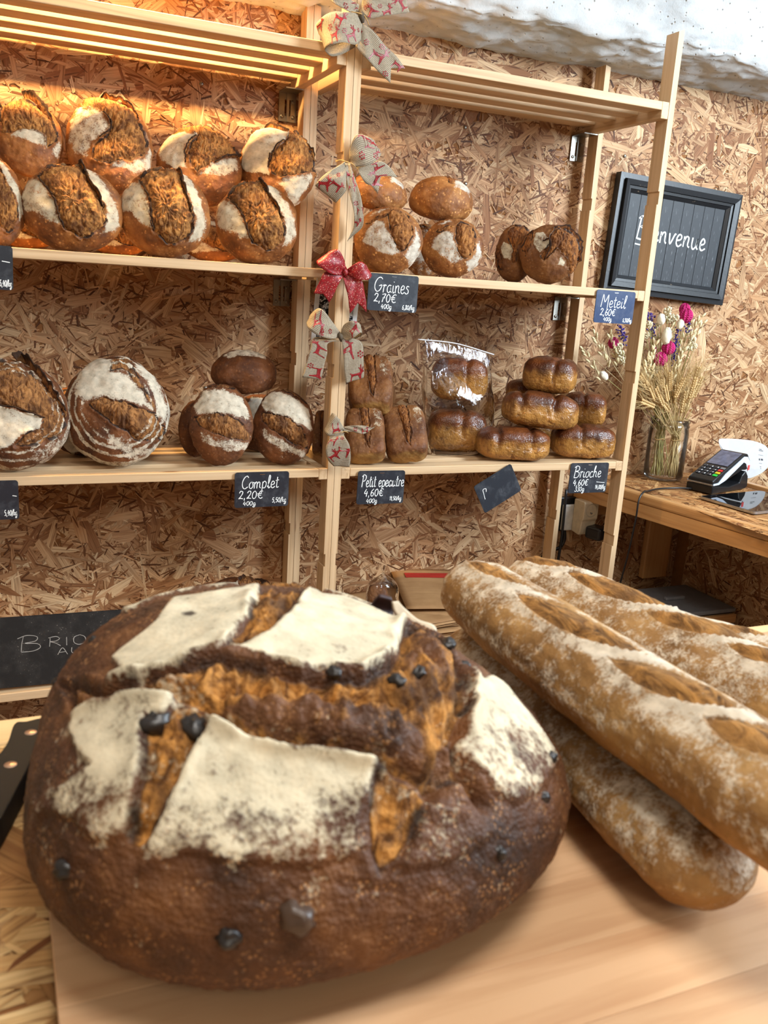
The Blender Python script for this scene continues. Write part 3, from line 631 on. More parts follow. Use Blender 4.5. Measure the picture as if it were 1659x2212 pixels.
for o_, a_, sd in ((B1_, 0, 1), (B2_, -8, 2), (B3_, 6, 3)):
    ln_ = n1([(850, 930), (900, 965), (960, 1130), (1050, 1290), (1105, 1400)]); c_, s_ = math.cos(math.radians(a_)), math.sin(math.radians(a_))
    ear(o_, [(x*c_-y*s_, x*s_+y*c_) for x, y in ln_], .13, sd, (-.5, .2))
    ln_ = n1([(480, 1180), (560, 1290), (620, 1400), (650, 1540), (690, 1640)]); ear(o_, [(x*c_-y*s_, x*s_+y*c_) for x, y in ln_], .07, sd+9, (.5, 0))
ear(A1_, n5([(280, 205), (340, 215), (420, 310), (500, 400), (560, 480)]), .22, 4, (-.3, .5)); ear(A1_, n5([(60, 260), (50, 380), (30, 520)]), .12, 5)
ear(A2_, n4([(850, 330), (900, 240), (980, 185), (1100, 168), (1220, 215), (1330, 270), (1430, 330), (1480, 430)]), .15, 6, (-.2, -.3)); ear(A2_, n4([(1130, 440), (1205, 540), (1185, 650), (1090, 735)]), .06, 7)
ear(A3_, n2([(465, 310), (400, 385), (352, 480), (350, 600)]), .07, 8); ear(A3_, n2([(830, 440), (800, 462), (700, 510), (600, 575)]), .10, 9, (0, .4)); ear(A3_, n2([(260, 235), (380, 180), (500, 165), (640, 195)]), .06, 19)
ear(A4_, n3([(1000, 280), (1030, 200), (1120, 185), (1240, 225), (1320, 262)]), .12, 10, (0, .2)); ear(A4_, n3([(1370, 235), (1430, 235), (1500, 330), (1555, 480)]), .16, 11, (-.3, .2)); ear(A4_, n3([(1310, 350), (1220, 430), (1155, 540), (1135, 640)]), .06, 12)
ear(C1_, n6([(95, 215), (140, 200), (175, 265), (225, 335), (285, 425), (325, 505)]), .20, 13, (-.5, .3)); ear(C1_, n6([(-60, 455), (60, 475), (150, 500), (215, 520)]), .07, 14)
ear(F1_, [(.05, .85), (.3, .88), (.6, .75), (.85, .5), (.95, .1), (.9, -.4)], .14, 15); ear(F1_, [(-.3, .3), (-.1, .35), (-.05, .1), (-.2, -.3)], .10, 16)

# --- bag of brioches on the lower shelf
bag_b = 'brioches sealed in the plastic bag'
brioche('upper brioche inside the clear zip bag', 992, 822, 60, 45, .150, 71, [(.25, .1, .12)], None, -18, bag_b)
brioche('lower brioche inside the clear zip bag', 987, 922, 64, 45, .150, 72, [(.2, .12, .12)], LOWZ+.003, -18, bag_b)
def film_mat(name, tint, gloss=0.28, bump_=0.6):
    t = NT(name); tr = t.n.new('ShaderNodeBsdfTransparent'); tr.inputs[0].default_value = tint
    gl = t.n.new('ShaderNodeBsdfGlossy'); gl.inputs['Roughness'].default_value = 0.08; gl.inputs[0].default_value = (1, 1, 1, 1)
    fr = t.n.new('ShaderNodeLayerWeight'); fr.inputs[0].default_value = gloss
    n = t.noise(t.coord('Object', (1, 1, 0.45)), 38, 4, 0.55, 0.8); b = t.n.new('ShaderNodeBump'); b.inputs['Strength'].default_value = bump_; b.inputs['Distance'].default_value = 0.006
    t.link(n, b.inputs['Height']); t.link(b.outputs[0], gl.inputs['Normal']); t.link(b.outputs[0], fr.inputs['Normal'])
    mx = t.n.new('ShaderNodeMixShader'); t.link(t.math('MULTIPLY_ADD', fr.outputs['Fresnel'], 0.9, 0.03, clamp=True), mx.inputs[0]); t.link(tr.outputs[0], mx.inputs[1]); t.link(gl.outputs[0], mx.inputs[2]); t.link(mx.outputs[0], t.out.inputs[0])
    t.n.remove(t.b); return t.m
FILM = film_mat('clear_plastic_film', (0.95, 0.955, 0.96, 1), 0.16)
GLASS = film_mat('clear_glass', (0.985, 0.992, 0.99, 1), 0.18, 0.05)
def px_bag(name, label, cat, left, right, halfd, y, mat, seed, nseg=48, crinkle=.004):
    Lp = spline([at(u, v, y=y) for u, v in left], 8); Rp = spline([at(u, v, y=y) for u, v in right], 8); hd = spline([(h, 0) for h in halfd], 8)[:, 0]
    V = []; F = []; m = len(Lp); base = Lp[-1]*.5+Rp[-1]*.5
    for i in range(m):
        c = (Lp[i]+Rp[i])/2; a = (Rp[i]-Lp[i])/2; d = np.array([0.25, 0.97, 0])*max(hd[i], 0.0006)
        for j in range(nseg):
            t = 2*math.pi*j/nseg; ct, st = math.cos(t), math.sin(t)
            V.append(c+a*np.sign(ct)*abs(ct)**0.75+d*np.sign(st)*abs(st)**0.75)
    V = np.array(V); V += (crinkle*np.repeat(np.minimum(1, hd/0.01), nseg))[:, None]*np.stack([fbm(V*30+seed, 3), fbm(V*30+seed+9, 3), 0*V[:, 0]], 1)
    for i in range(m-1):
        for j in range(nseg): F.append((i*nseg+j, i*nseg+(j+1) % nseg, (i+1)*nseg+(j+1) % nseg, (i+1)*nseg+j))
    F.append(tuple((m-1)*nseg+j for j in range(nseg)))
    V -= base; o = obj(name, make_mesh(name, V, F), mat, None, T(*base)); return tag(o, label, cat)
zb = px_bag('zip_bag', 'clear zip-lock plastic bag of brioches standing open-topped on the lower shelf', 'plastic bag', [(899, 711), (908, 735), (914, 770), (913, 830), (917, 900), (919, 950), (925, 978)], [(1072, 747), (1067, 770), (1060, 800), (1063, 850), (1062, 900), (1058, 950), (1040, 974)], [.0006, .002, .016, .05, .058, .058, .05], .150, FILM, 3)
seal = [at(903, 733, y=.146), at(985, 742, y=.145), at(1067, 766, y=.146)]
ZIP = plain('white_plastic_zip', srgb(225, 228, 232), 0.3, 0.5)
obj('zip_seal', make_mesh('zip_seal', *tube_mesh('z', spline(seal, 10), .0013, 6)), ZIP, zb)

# ------------------------------------------------------------------ counter in front, cutting board, big loaf, baguettes, knife
CT = 0.785
ct = thing('shop_counter', 'strand board shop counter with pale pine edging under the big loaf', 'counter', (-.25, -1.5, 0))
top = obj('counter_top', box_me('counter_top', 2.2, .86, .02, .001), OSB_BASE, ct, T(-.20, -1.54, CT-.0125))
flakes('strand_surface', top, T(0, 0, CT-.0025), -1.05, .62, -1.95, -1.113, 5200, 3000, 5, .0014, [(222, 190, 138), (210, 174, 122), (200, 160, 108), (228, 200, 150), (184, 140, 90)])
board('edging', PINE_EDGE, ct, (-1.32, -1.1125, CT-.034), (.90, -1.073, CT), 'x', .003)
board('light_block_panel', PINE_D, ct, (-1.30, -1.115, 0.0), (.88, -1.095, CT-.0355), 'x')  # unseen panel down to the floor, added to block low light and bounce
for x in (-1.28, .82):
    for y in (-1.93, -1.19): board('leg', PINE_EDGE, ct, (x, y, 0), (x+.06, y+.06, CT-.024), 'z')
cb = thing('cutting_board', 'large beech cutting board of glued staves under the loaf and baguettes', 'cutting board', (-.2, -1.45, CT))
R_ = random.Random(5); y = -1.80
while y < -1.125:
    wd = min(R_.uniform(.040, .056), -1.12-y)
    xs = [-.641]+([R_.uniform(-.45, -.05)] if R_.random() < .6 else [])+[.20]
    for a, b in zip(xs[:-1], xs[1:]): board('stave', BEECH, cb, (a, y, CT+.0002), (b, y+wd-.00015, CT+.015+R_.uniform(-.00012, .00012)), 'x', 0.0003)
    y += wd
BT = CT+.015
BIG = {
'F1': [(-0.324, 0.165), (-0.179, 0.183), (-0.1, 0.249), (-0.056, 0.371), (-0.009, 0.132), (-0.014, -0.069), (-0.054, -0.263), (-0.065, -0.297), (-0.174, -0.352), (-0.316, -0.387), (-0.446, -0.408), (-0.399, -0.343), (-0.501, -0.236), (-0.446, -0.154), (-0.389, -0.052), (-0.347, 0.087)],
'F2': [(0.13, 0.419), (0.206, 0.307), (0.278, 0.388), (0.386, 0.281), (0.453, 0.235), (0.509, 0.216), (0.472, -0.024), (0.436, -0.133), (0.419, -0.23), (0.362, -0.303), (0.275, -0.304), (0.179, -0.356), (0.073, -0.326), (0.011, -0.292), (-0.041, -0.283), (-0.032, -0.266), (0.016, -0.225), (0.062, -0.178), (0.095, -0.051), (0.135, 0.093)],
'F3': [(-0.45, -0.467), (-0.373, -0.475), (-0.302, -0.451), (-0.226, -0.451), (-0.16, -0.444), (-0.155, -0.487), (-0.187, -0.52), (-0.236, -0.518), (-0.244, -0.553), (-0.233, -0.635), (-0.243, -0.716), (-0.263, -0.793), (-0.273, -0.824), (-0.327, -0.827), (-0.397, -0.805), (-0.437, -0.771), (-0.611, -0.702), (-0.643, -0.66), (-0.487, -0.67), (-0.391, -0.652), (-0.484, -0.585), (-0.545, -0.512), (-0.529, -0.472)],
'F4': [(-0.087, -0.492), (-0.057, -0.534), (0.007, -0.584), (0.078, -0.619), (0.176, -0.634), (0.267, -0.627), (0.343, -0.615), (0.379, -0.614), (0.368, -0.679), (0.347, -0.737), (0.33, -0.789), (0.306, -0.85), (0.182, -0.893), (0.073, -0.892), (0.011, -0.898), (-0.056, -0.888), (-0.139, -0.878), (-0.253, -0.891), (-0.235, -0.849), (-0.197, -0.808), (-0.162, -0.746), (-0.135, -0.686), (-0.1, -0.631), (-0.065, -0.57)],
'F5': [(0.69, 0.035), (0.722, -0.009), (0.76, 0.08), (0.83, 0.09), (0.849, 0.0), (0.888, -0.084), (0.932, -0.148), (0.941, -0.167), (0.872, -0.345), (0.808, -0.438), (0.757, -0.521), (0.711, -0.544), (0.686, -0.505), (0.65, -0.485), (0.619, -0.426), (0.649, -0.362), (0.661, -0.267), (0.683, -0.153)],
'F6': [(0.514, -0.663), (0.543, -0.665), (0.595, -0.649), (0.623, -0.647), (0.651, -0.651), (0.699, -0.64), (0.668, -0.686), (0.603, -0.739), (0.515, -0.8), (0.458, -0.821), (0.421, -0.84), (0.413, -0.823), (0.44, -0.789), (0.469, -0.738), (0.492, -0.696)],
'T1': [(-0.786, -0.165), (-0.44, -0.408), (-0.316, -0.387), (-0.167, -0.349), (-0.058, -0.305), (0.029, -0.333), (0.177, -0.364), (0.362, -0.311), (0.427, -0.214), (0.512, 0.249), (0.6, 0.191), (0.65, 0.066), (0.675, -0.055), (0.677, -0.192), (0.63, -0.378), (0.618, -0.455), (0.655, -0.535), (0.686, -0.575), (0.668, -0.612), (0.611, -0.574), (0.516, -0.665), (0.494, -0.637), (0.385, -0.616), (0.259, -0.62), (0.078, -0.614), (-0.032, -0.563), (-0.087, -0.492), (-0.157, -0.463), (-0.279, -0.453), (-0.458, -0.452), (-0.574, -0.451)],
'T2': [(-0.155, -0.487), (-0.088, -0.497), (-0.065, -0.57), (-0.097, -0.636), (-0.137, -0.695), (-0.164, -0.754), (-0.197, -0.808), (-0.235, -0.849), (-0.253, -0.852), (-0.272, -0.818), (-0.26, -0.767), (-0.244, -0.706), (-0.233, -0.635), (-0.24, -0.555), (-0.187, -0.52)],
'T3': [(0.379, -0.614), (0.446, -0.639), (0.506, -0.669), (0.457, -0.763), (0.405, -0.833), (0.361, -0.865), (0.341, -0.83), (0.344, -0.769)],
'T4': [(-0.037, 0.29), (0.127, 0.303), (0.114, 0.006), (0.062, -0.178), (-0.0, -0.25), (-0.055, -0.281), (-0.014, -0.069)],
'D1': [(-0.052, -0.43), (0.007, -0.393), (0.106, -0.402), (0.243, -0.411), (0.443, -0.348), (0.493, -0.358), (0.452, -0.409), (0.322, -0.443), (0.162, -0.449), (0.014, -0.455)],
'D2': [(0.633, -0.338), (0.655, -0.376), (0.628, -0.481), (0.665, -0.543), (0.685, -0.589), (0.659, -0.588), (0.615, -0.549), (0.605, -0.446)]}
# the far slope of the loaf, out of the camera's sight, carries on in the same way
BACKF = [('f', [(-.55, .25), (-.2, .5), (-.15, .85), (-.5, .8), (-.7, .5)], .9), ('f', [(.15, .55), (.5, .45), (.7, .6), (.4, .9), (.15, .85)], .9), ('T', [(-.15, .5), (.1, .55), (.12, .9), (-.12, .9)], .6)]
big_feats = [('T', BIG['T1'], 1.0), ('T', BIG['T2'], .35), ('T', BIG['T3'], .35), ('T', BIG['T4'], .35), ('K', [(-0.086, -0.487), (0.015, -0.472), (0.163, -0.472), (0.32, -0.464), (0.45, -0.433), (0.503, -0.438), (0.529, -0.478), (0.524, -0.65), (0.489, -0.622), (0.381, -0.608), (0.265, -0.613), (0.08, -0.604), (-0.028, -0.547)], .62),
             ('K', [(0.535, -0.478), (0.604, -0.468), (0.618, -0.518), (0.649, -0.572), (0.611, -0.574), (0.522, -0.656), (0.51, -0.564)], .6), ('K', [(0.427, -0.214), (0.511, 0.166), (0.594, 0.157), (0.638, 0.024), (0.653, -0.112), (0.588, -0.195), (0.507, -0.235)], .55),
             ('K', [(-0.786, -0.165), (-0.44, -0.408), (-0.293, -0.398), (-0.127, -0.353), (-0.102, -0.409), (-0.167, -0.454), (-0.279, -0.453), (-0.458, -0.452), (-0.579, -0.438)], .55), ('D', BIG['D1'], 1.3), ('D', BIG['D2'], .7),
             ('f', BIG['F1'], .97), ('f', BIG['F2'], 1.0), ('f', BIG['F3'], .9), ('f', BIG['F4'], .95), ('f', BIG['F5'], 1.0), ('f', BIG['F6'], .6), ('S', BIG['F3'], .60), ('S', BIG['F4'], .56), ('S', BIG['F5'], .45), ('S', BIG['F6'], .42)]+BACKF
big_feats += [('B', [(-.285, -.0), (-.24, .02), (-.21, -.02), (-.24, -.06), (-.28, -.04)], .85), ('B', [(.77, -.36), (.81, -.37), (.80, -.30), (.77, -.25)], .7)]
def big_extra(N, Q, AB, q, D, C, seed):
    e = np.hypot(AB[:, 0], AB[:, 1]); front = sstep(0.1, -0.3, AB[:, 1])
    C[:, 0] *= 1-front*sstep(0.68, 0.92, e)*0.5
    D = D+0.006*fbm(q*26+seed, 3)*(C[:, 0] < .5)+0.010*(C[:, 0] > .5)*(1-np.abs(noise3(q*7+seed)))*0.4
    return D, C
BQ = [-5.0100e-01, -1.2902, 1.6120e-01, 1.5950e-01, 1.2642, -2.0800e-02, -2.9000e-02]
BF = [-3.5300e-02, -3.0600e-02, 4.0700e-02, 9.1000e-03, 2.5000e-03, -1.7500e-02, 1.2000e-03, 7.4000e-03]
Nb, Fb = sphere_grid(330, 520)
Pb, Cb = loaf_arrays(Nb, BQ[2], BQ[3], .098, .05, big_feats, 81.0, lump=.018, e=BQ[4], warp=.012, outline=BF, shift=(BQ[5], BQ[6]), bulge=.045, rough=.024, lip=.030, groove=.045, chr_=.62, extra=big_extra)
Mb = T(BQ[0], BQ[1], BT+.05) @ Matrix.Rotation(math.radians(-24), 4, 'Z')
Pb[:, 2] = np.maximum(Pb[:, 2], -.0495)
big = tag(obj('sourdough_loaf', make_mesh('sourdough_loaf', Pb, Fb, col=Cb), M_BIG, None, Mb), 'huge dark floured sourdough loaf with raisins on the cutting board', 'bread')
rb = np.hypot(Nb[:, 0], Nb[:, 1]); eb = np.where(Nb[:, 2] >= 0, rb, 2-rb); ABb = Nb[:, :2]/rb[:, None]*eb[:, None]
FRUIT = plain('burnt_raisin', srgb(30, 24, 22), 0.4, 0.6, 0, .3)
NUT = plain('roasted_nut', srgb(70, 52, 40), 0.4, 0.5, 0, .3)
for i, ((a, b), r) in enumerate([((-0.224, -0.545), 0.0080), ((-0.112, -0.568), 0.0080), ((-0.474, -0.838), 0.0066), ((0.128, -0.967), 0.0098), ((-0.031, -0.991), 0.0066), ((0.274, -0.327), 0.0046), ((0.305, 0.436), 0.0060), ((0.36, 0.427), 0.0052), ((0.64, 0.152), 0.0056), ((0.687, 0.074), 0.0039), ((0.902, -0.22), 0.0045), ((0.864, -0.4), 0.0045), ((-0.682, 0.073), 0.005), ((-0.868, 0.005), 0.0036), ((0.703, -0.669), 0.0041), ((0.522, -0.199), 0.0056), ((.45, -.30), .005)]):
    k = int(np.argmin((ABb[:, 0]-a)**2+(ABb[:, 1]-b)**2)); Nf, Ff = sphere_grid(14, 20)
    P = Nf*r*(1+.28*fbm(Nf*1.8+i*7, 3))[:, None]*np.array([1, .8, .75])
    c = Mb @ Vector(Pb[k]); c = c-(Mb.to_3x3() @ Vector(Nb[k])).normalized()*r*.35; obj('nut' if i in (3,) else 'raisin', make_mesh('raisin', P, Ff), NUT if i == 3 else FRUIT, big, T(*c) @ Matrix.Rotation(i*1.7, 4, 'Z'))
# curled crust flap standing up on the far rim
def px_strip(rows, cols=6, n=6):
    A = spline([at(*a[:2], y=a[2]) for a, b in rows], n); B = spline([at(*b[:2], y=b[2]) for a, b in rows], n); V = []; F = []
    for a, b in zip(A, B):
        for j in range(cols+1): V.append(a+(b-a)*j/cols)
    for i in range(len(A)-1):
        for j in range(cols): q = i*(cols+1)+j; F.append((q, q+1, q+cols+2, q+cols+1))
    return V, F

kf = int(np.argmin((ABb[:, 0]-.36)**2+(ABb[:, 1]-.40)**2)); yf = (Mb @ Vector(Pb[kf])).y
fo = obj('crust_flap', make_mesh('crust_flap', *px_strip([((798, 1330, yf), (846, 1345, yf)), ((806, 1306, yf+.004), (850, 1318, yf+.004)), ((820, 1290, yf-.002), (846, 1297, yf-.002))])), plain('burnt_crust', srgb(52, 34, 34), .5, .4, 0, .3), big); fo.modifiers.new('thick', 'SOLIDIFY').thickness = .0025
fo = obj('crust_flap', make_mesh('crust_flap', *px_strip([((844, 1300, yf), (856, 1300, yf)), ((852, 1325, yf-.003), (874, 1318, yf-.003)), ((880, 1350, yf-.008), (900, 1338, yf-.008)), ((905, 1366, yf-.012), (935, 1352, yf-.012)), ((930, 1384, yf-.016), (944, 1376, yf-.016))])), plain('floured_crust_rim', srgb(214, 200, 176), .8, .2, 0, .12), big); fo.modifiers.new('thick', 'SOLIDIFY').thickness = .003

def baguette(label, pts, rw, rh, seed, scores, nS=260, nP=84, endcap=(.16, .10), group='baguettes on the counter'):
    C_ = spline(pts, 40); m = nS; tt = np.linspace(0, 1, m); idx = tt*(len(C_)-1); i0 = np.minimum(idx.astype(int), len(C_)-2); fr = (idx-i0)[:, None]
    P0 = C_[i0]*(1-fr)+C_[i0+1]*fr; Tn = np.gradient(P0, axis=0); Tn /= np.linalg.norm(Tn, axis=1)[:, None]
    L = np.linalg.norm(np.diff(P0, axis=0), axis=1).sum()
    side = np.cross(Tn, [0, 0, 1]); side /= np.linalg.norm(side, axis=1)[:, None]; upv = np.cross(side, Tn)
    e0, e1 = endcap; prof = np.minimum(np.sqrt(np.clip(1-((e0-tt)/e0).clip(0)**2, 0, 1)), np.sqrt(np.clip(1-((tt-1+e1)/e1).clip(0)**2, 0, 1))); prof = np.maximum(prof, .04)*(0.93+.07*np.sin(tt*math.pi))
    ph = np.linspace(-math.pi, math.pi, nP, endpoint=False)
    S_, PH = np.meshgrid(tt, ph, indexing='ij'); X = (S_*L).ravel(); Y = (PH*rw).ravel(); q = np.stack([X*9, np.sin(PH.ravel())*1.2, np.cos(PH.ravel())*1.2], 1)+seed
    D = .09*fbm(q*.8, 3)+.02*fbm(q*4, 2); R1 = np.full(X.shape, .37)+.32*fbm(q*.9+5, 3)+.10*np.cos(PH.ravel()); G1 = np.zeros(X.shape); B1 = np.zeros(X.shape)
    for (sc, pc, ln, wd, ang) in scores:
        dx, dy = X-sc*L, Y-pc*rw; c, s = math.cos(ang), math.sin(ang); x, y_ = dx*c+dy*s, -dx*s+dy*c
        s_ = (np.abs(y_)-wd*np.clip(1-(x/ln)**2, -.6, 1)+.0012*noise3(q*5))/rw
        ins = sstep(.05, -.08, s_)*(np.abs(x) < ln*1.2); G1 = np.maximum(G1, ins); D += .10*sstep(0, -.5, s_)*(np.abs(x) < ln)+ins*.03*fbm(q*7, 3)
        D -= .07*np.exp(-((s_+.05)/.06)**2)*(np.abs(x) < ln*1.05); lipm = (y_ > 0)*np.exp(-((s_-.05)/.06)**2)*(np.abs(x) < ln); D += .07*lipm; B1 = np.maximum(B1, .35*lipm)
        R1 = np.where(np.abs(x) < ln*1.3, R1+.28*np.exp(-((s_-.18)/.16)**2), R1)
    A1 = sstep(.25, -.55, np.cos(PH.ravel()))*.55
    R1 = R1*(1-G1)-.25*A1
    Cc, Ss = np.cos(PH), np.sin(PH)
    sq = np.where(Cc < 0, .82, 1.0)
    V = P0[:, None, :]+(side[:, None, :]*(rw*Ss)[..., None]+upv[:, None, :]*(rh*Cc*sq)[..., None])*(prof[:, None]*(1+D.reshape(m, nP)))[..., None]
    V = V.reshape(-1, 3); base = V.mean(0); base[2] = V[:, 2].min(); F = []
    for i in range(m-1):
        for j in range(nP): k = (j+1) % nP; F.append((i*nP+j, i*nP+k, (i+1)*nP+k, (i+1)*nP+j))
    F.append(tuple(range(nP-1, -1, -1))); F.append(tuple((m-1)*nP+j for j in range(nP)))
    C4 = np.stack([R1.clip(0, 1), G1, B1, A1], 1)
    return tag(obj('baguette', make_mesh('baguette', V-base, F, col=C4), M_BAGUETTE, None, T(*base)), label, 'bread', group)
def px_path(l): return [at(u, v, z=z) for u, v, z in l]
b1 = px_path([(985, 1385, .829), (1150, 1500, .829), (1300, 1655, .829), (1440, 1790, .829), (1578, 1932, .828)])
baguette('baguette lying on the board next to the big loaf under another baguette', b1, .037, .029, 5.0, [(.10, -.25, .040, .013, -.20), (.33, -.45, .045, .015, -.22), (.57, -.45, .046, .015, -.22), (.80, -.4, .042, .014, -.25)], endcap=(.12, .13))
b2 = px_path([(1003, 1258, .880), (1120, 1345, .882), (1330, 1500, .882), (1540, 1640, .882), (1720, 1760, .882), (1900, 1870, .882)])
baguette('baguette lying on top of the pile, its rounded end towards the shelves', b2, .037, .032, 25.0, [(.13, .10, .034, .012, -.22), (.33, .05, .046, .015, -.24), (.52, .10, .046, .015, -.24), (.71, .1, .046, .015, -.24), (.9, .1, .04, .013, -.24)], endcap=(.09, .1))
b3 = px_path([(1095, 1262, .846), (1230, 1312, .846), (1400, 1398, .846), (1560, 1472, .846), (1700, 1535, .846), (1900, 1620, .846)])
baguette('wide baguette with open oval scores behind the topmost one', b3, .042, .037, 45.0, [(.12, -.05, .036, .015, -.25), (.31, -.08, .045, .018, -.28), (.52, -.05, .048, .018, -.28), (.73, -.05, .045, .017, -.28), (.92, 0, .04, .014, -.28)], endcap=(.10, .1))
b4 = [np.array([.5*(b3[0][0]+b3[1][0])+.100, -1.10, CT+.027]), np.array([b3[2][0]+.096, -1.22, CT+.027+.015]), np.array([b3[3][0]+.094, -1.36, CT+.042]), np.array([b3[4][0]+.090, -1.52, CT+.043])]
baguette('baguette mostly hidden behind the wide open-scored baguette', b4, .033, .027, 65.0, [(.3, 0, .04, .011, -.25), (.6, 0, .04, .011, -.25)], nS=140, nP=60)

kn = thing('bread_knife', 'bread knife with black riveted handle lying beside the big loaf', 'knife', (-.68, -1.2, CT))
A_, B_ = at(78, 1572, z=CT+.016), at(-95, 1850, z=CT+.016); dk = (B_-A_)/np.linalg.norm(B_-A_); nk = np.cross([0, 0, 1], dk)
def slabVF(outl, z0, z1): return prism([(float(p[0]), float(p[1])) for p in outl], z0, z1)
hw = .013; hL = .135
outl = spline([A_-nk*hw*.6-dk*.004, A_+dk*.0-nk*hw*1.15, A_+dk*.03-nk*hw*.85, A_+dk*.07-nk*hw*1.05, A_+dk*hL-nk*hw*.9, A_+dk*hL+nk*hw*.9, A_+dk*.07+nk*hw*.95, A_+dk*.03+nk*hw*.8, A_+nk*hw*1.3-dk*.004, A_+nk*hw*.3-dk*.010], 5, True)
hm = make_mesh('handle', *slabVF(outl, CT+.0005, CT+.019), smooth=False)
ho = obj('handle', hm, plain('black_knife_handle', srgb(22, 22, 23), .62, .25), kn)
bv = ho.modifiers.new('round', 'BEVEL'); bv.width = .004; bv.segments = 3; bv.limit_method = 'ANGLE'
RIV = plain('brass_rivet', srgb(196, 164, 140), .35, .5, .8)
for d_ in (.012, .055, .098):
    c = A_+dk*d_; obj('rivet', make_mesh('rivet', *lathe([(0, .0006), (.0036, .0004), (.0042, 0)], 18)), RIV, ho, T(c[0], c[1], CT+.0190))
bl = [A_+dk*hL-nk*.012, A_+dk*(hL+.22)-nk*.010, A_+dk*(hL+.25)+nk*.010, A_+dk*hL+nk*.014]
obj('blade', make_mesh('blade', *slabVF(bl, CT+.009, CT+.0108), smooth=False), STEEL, kn)

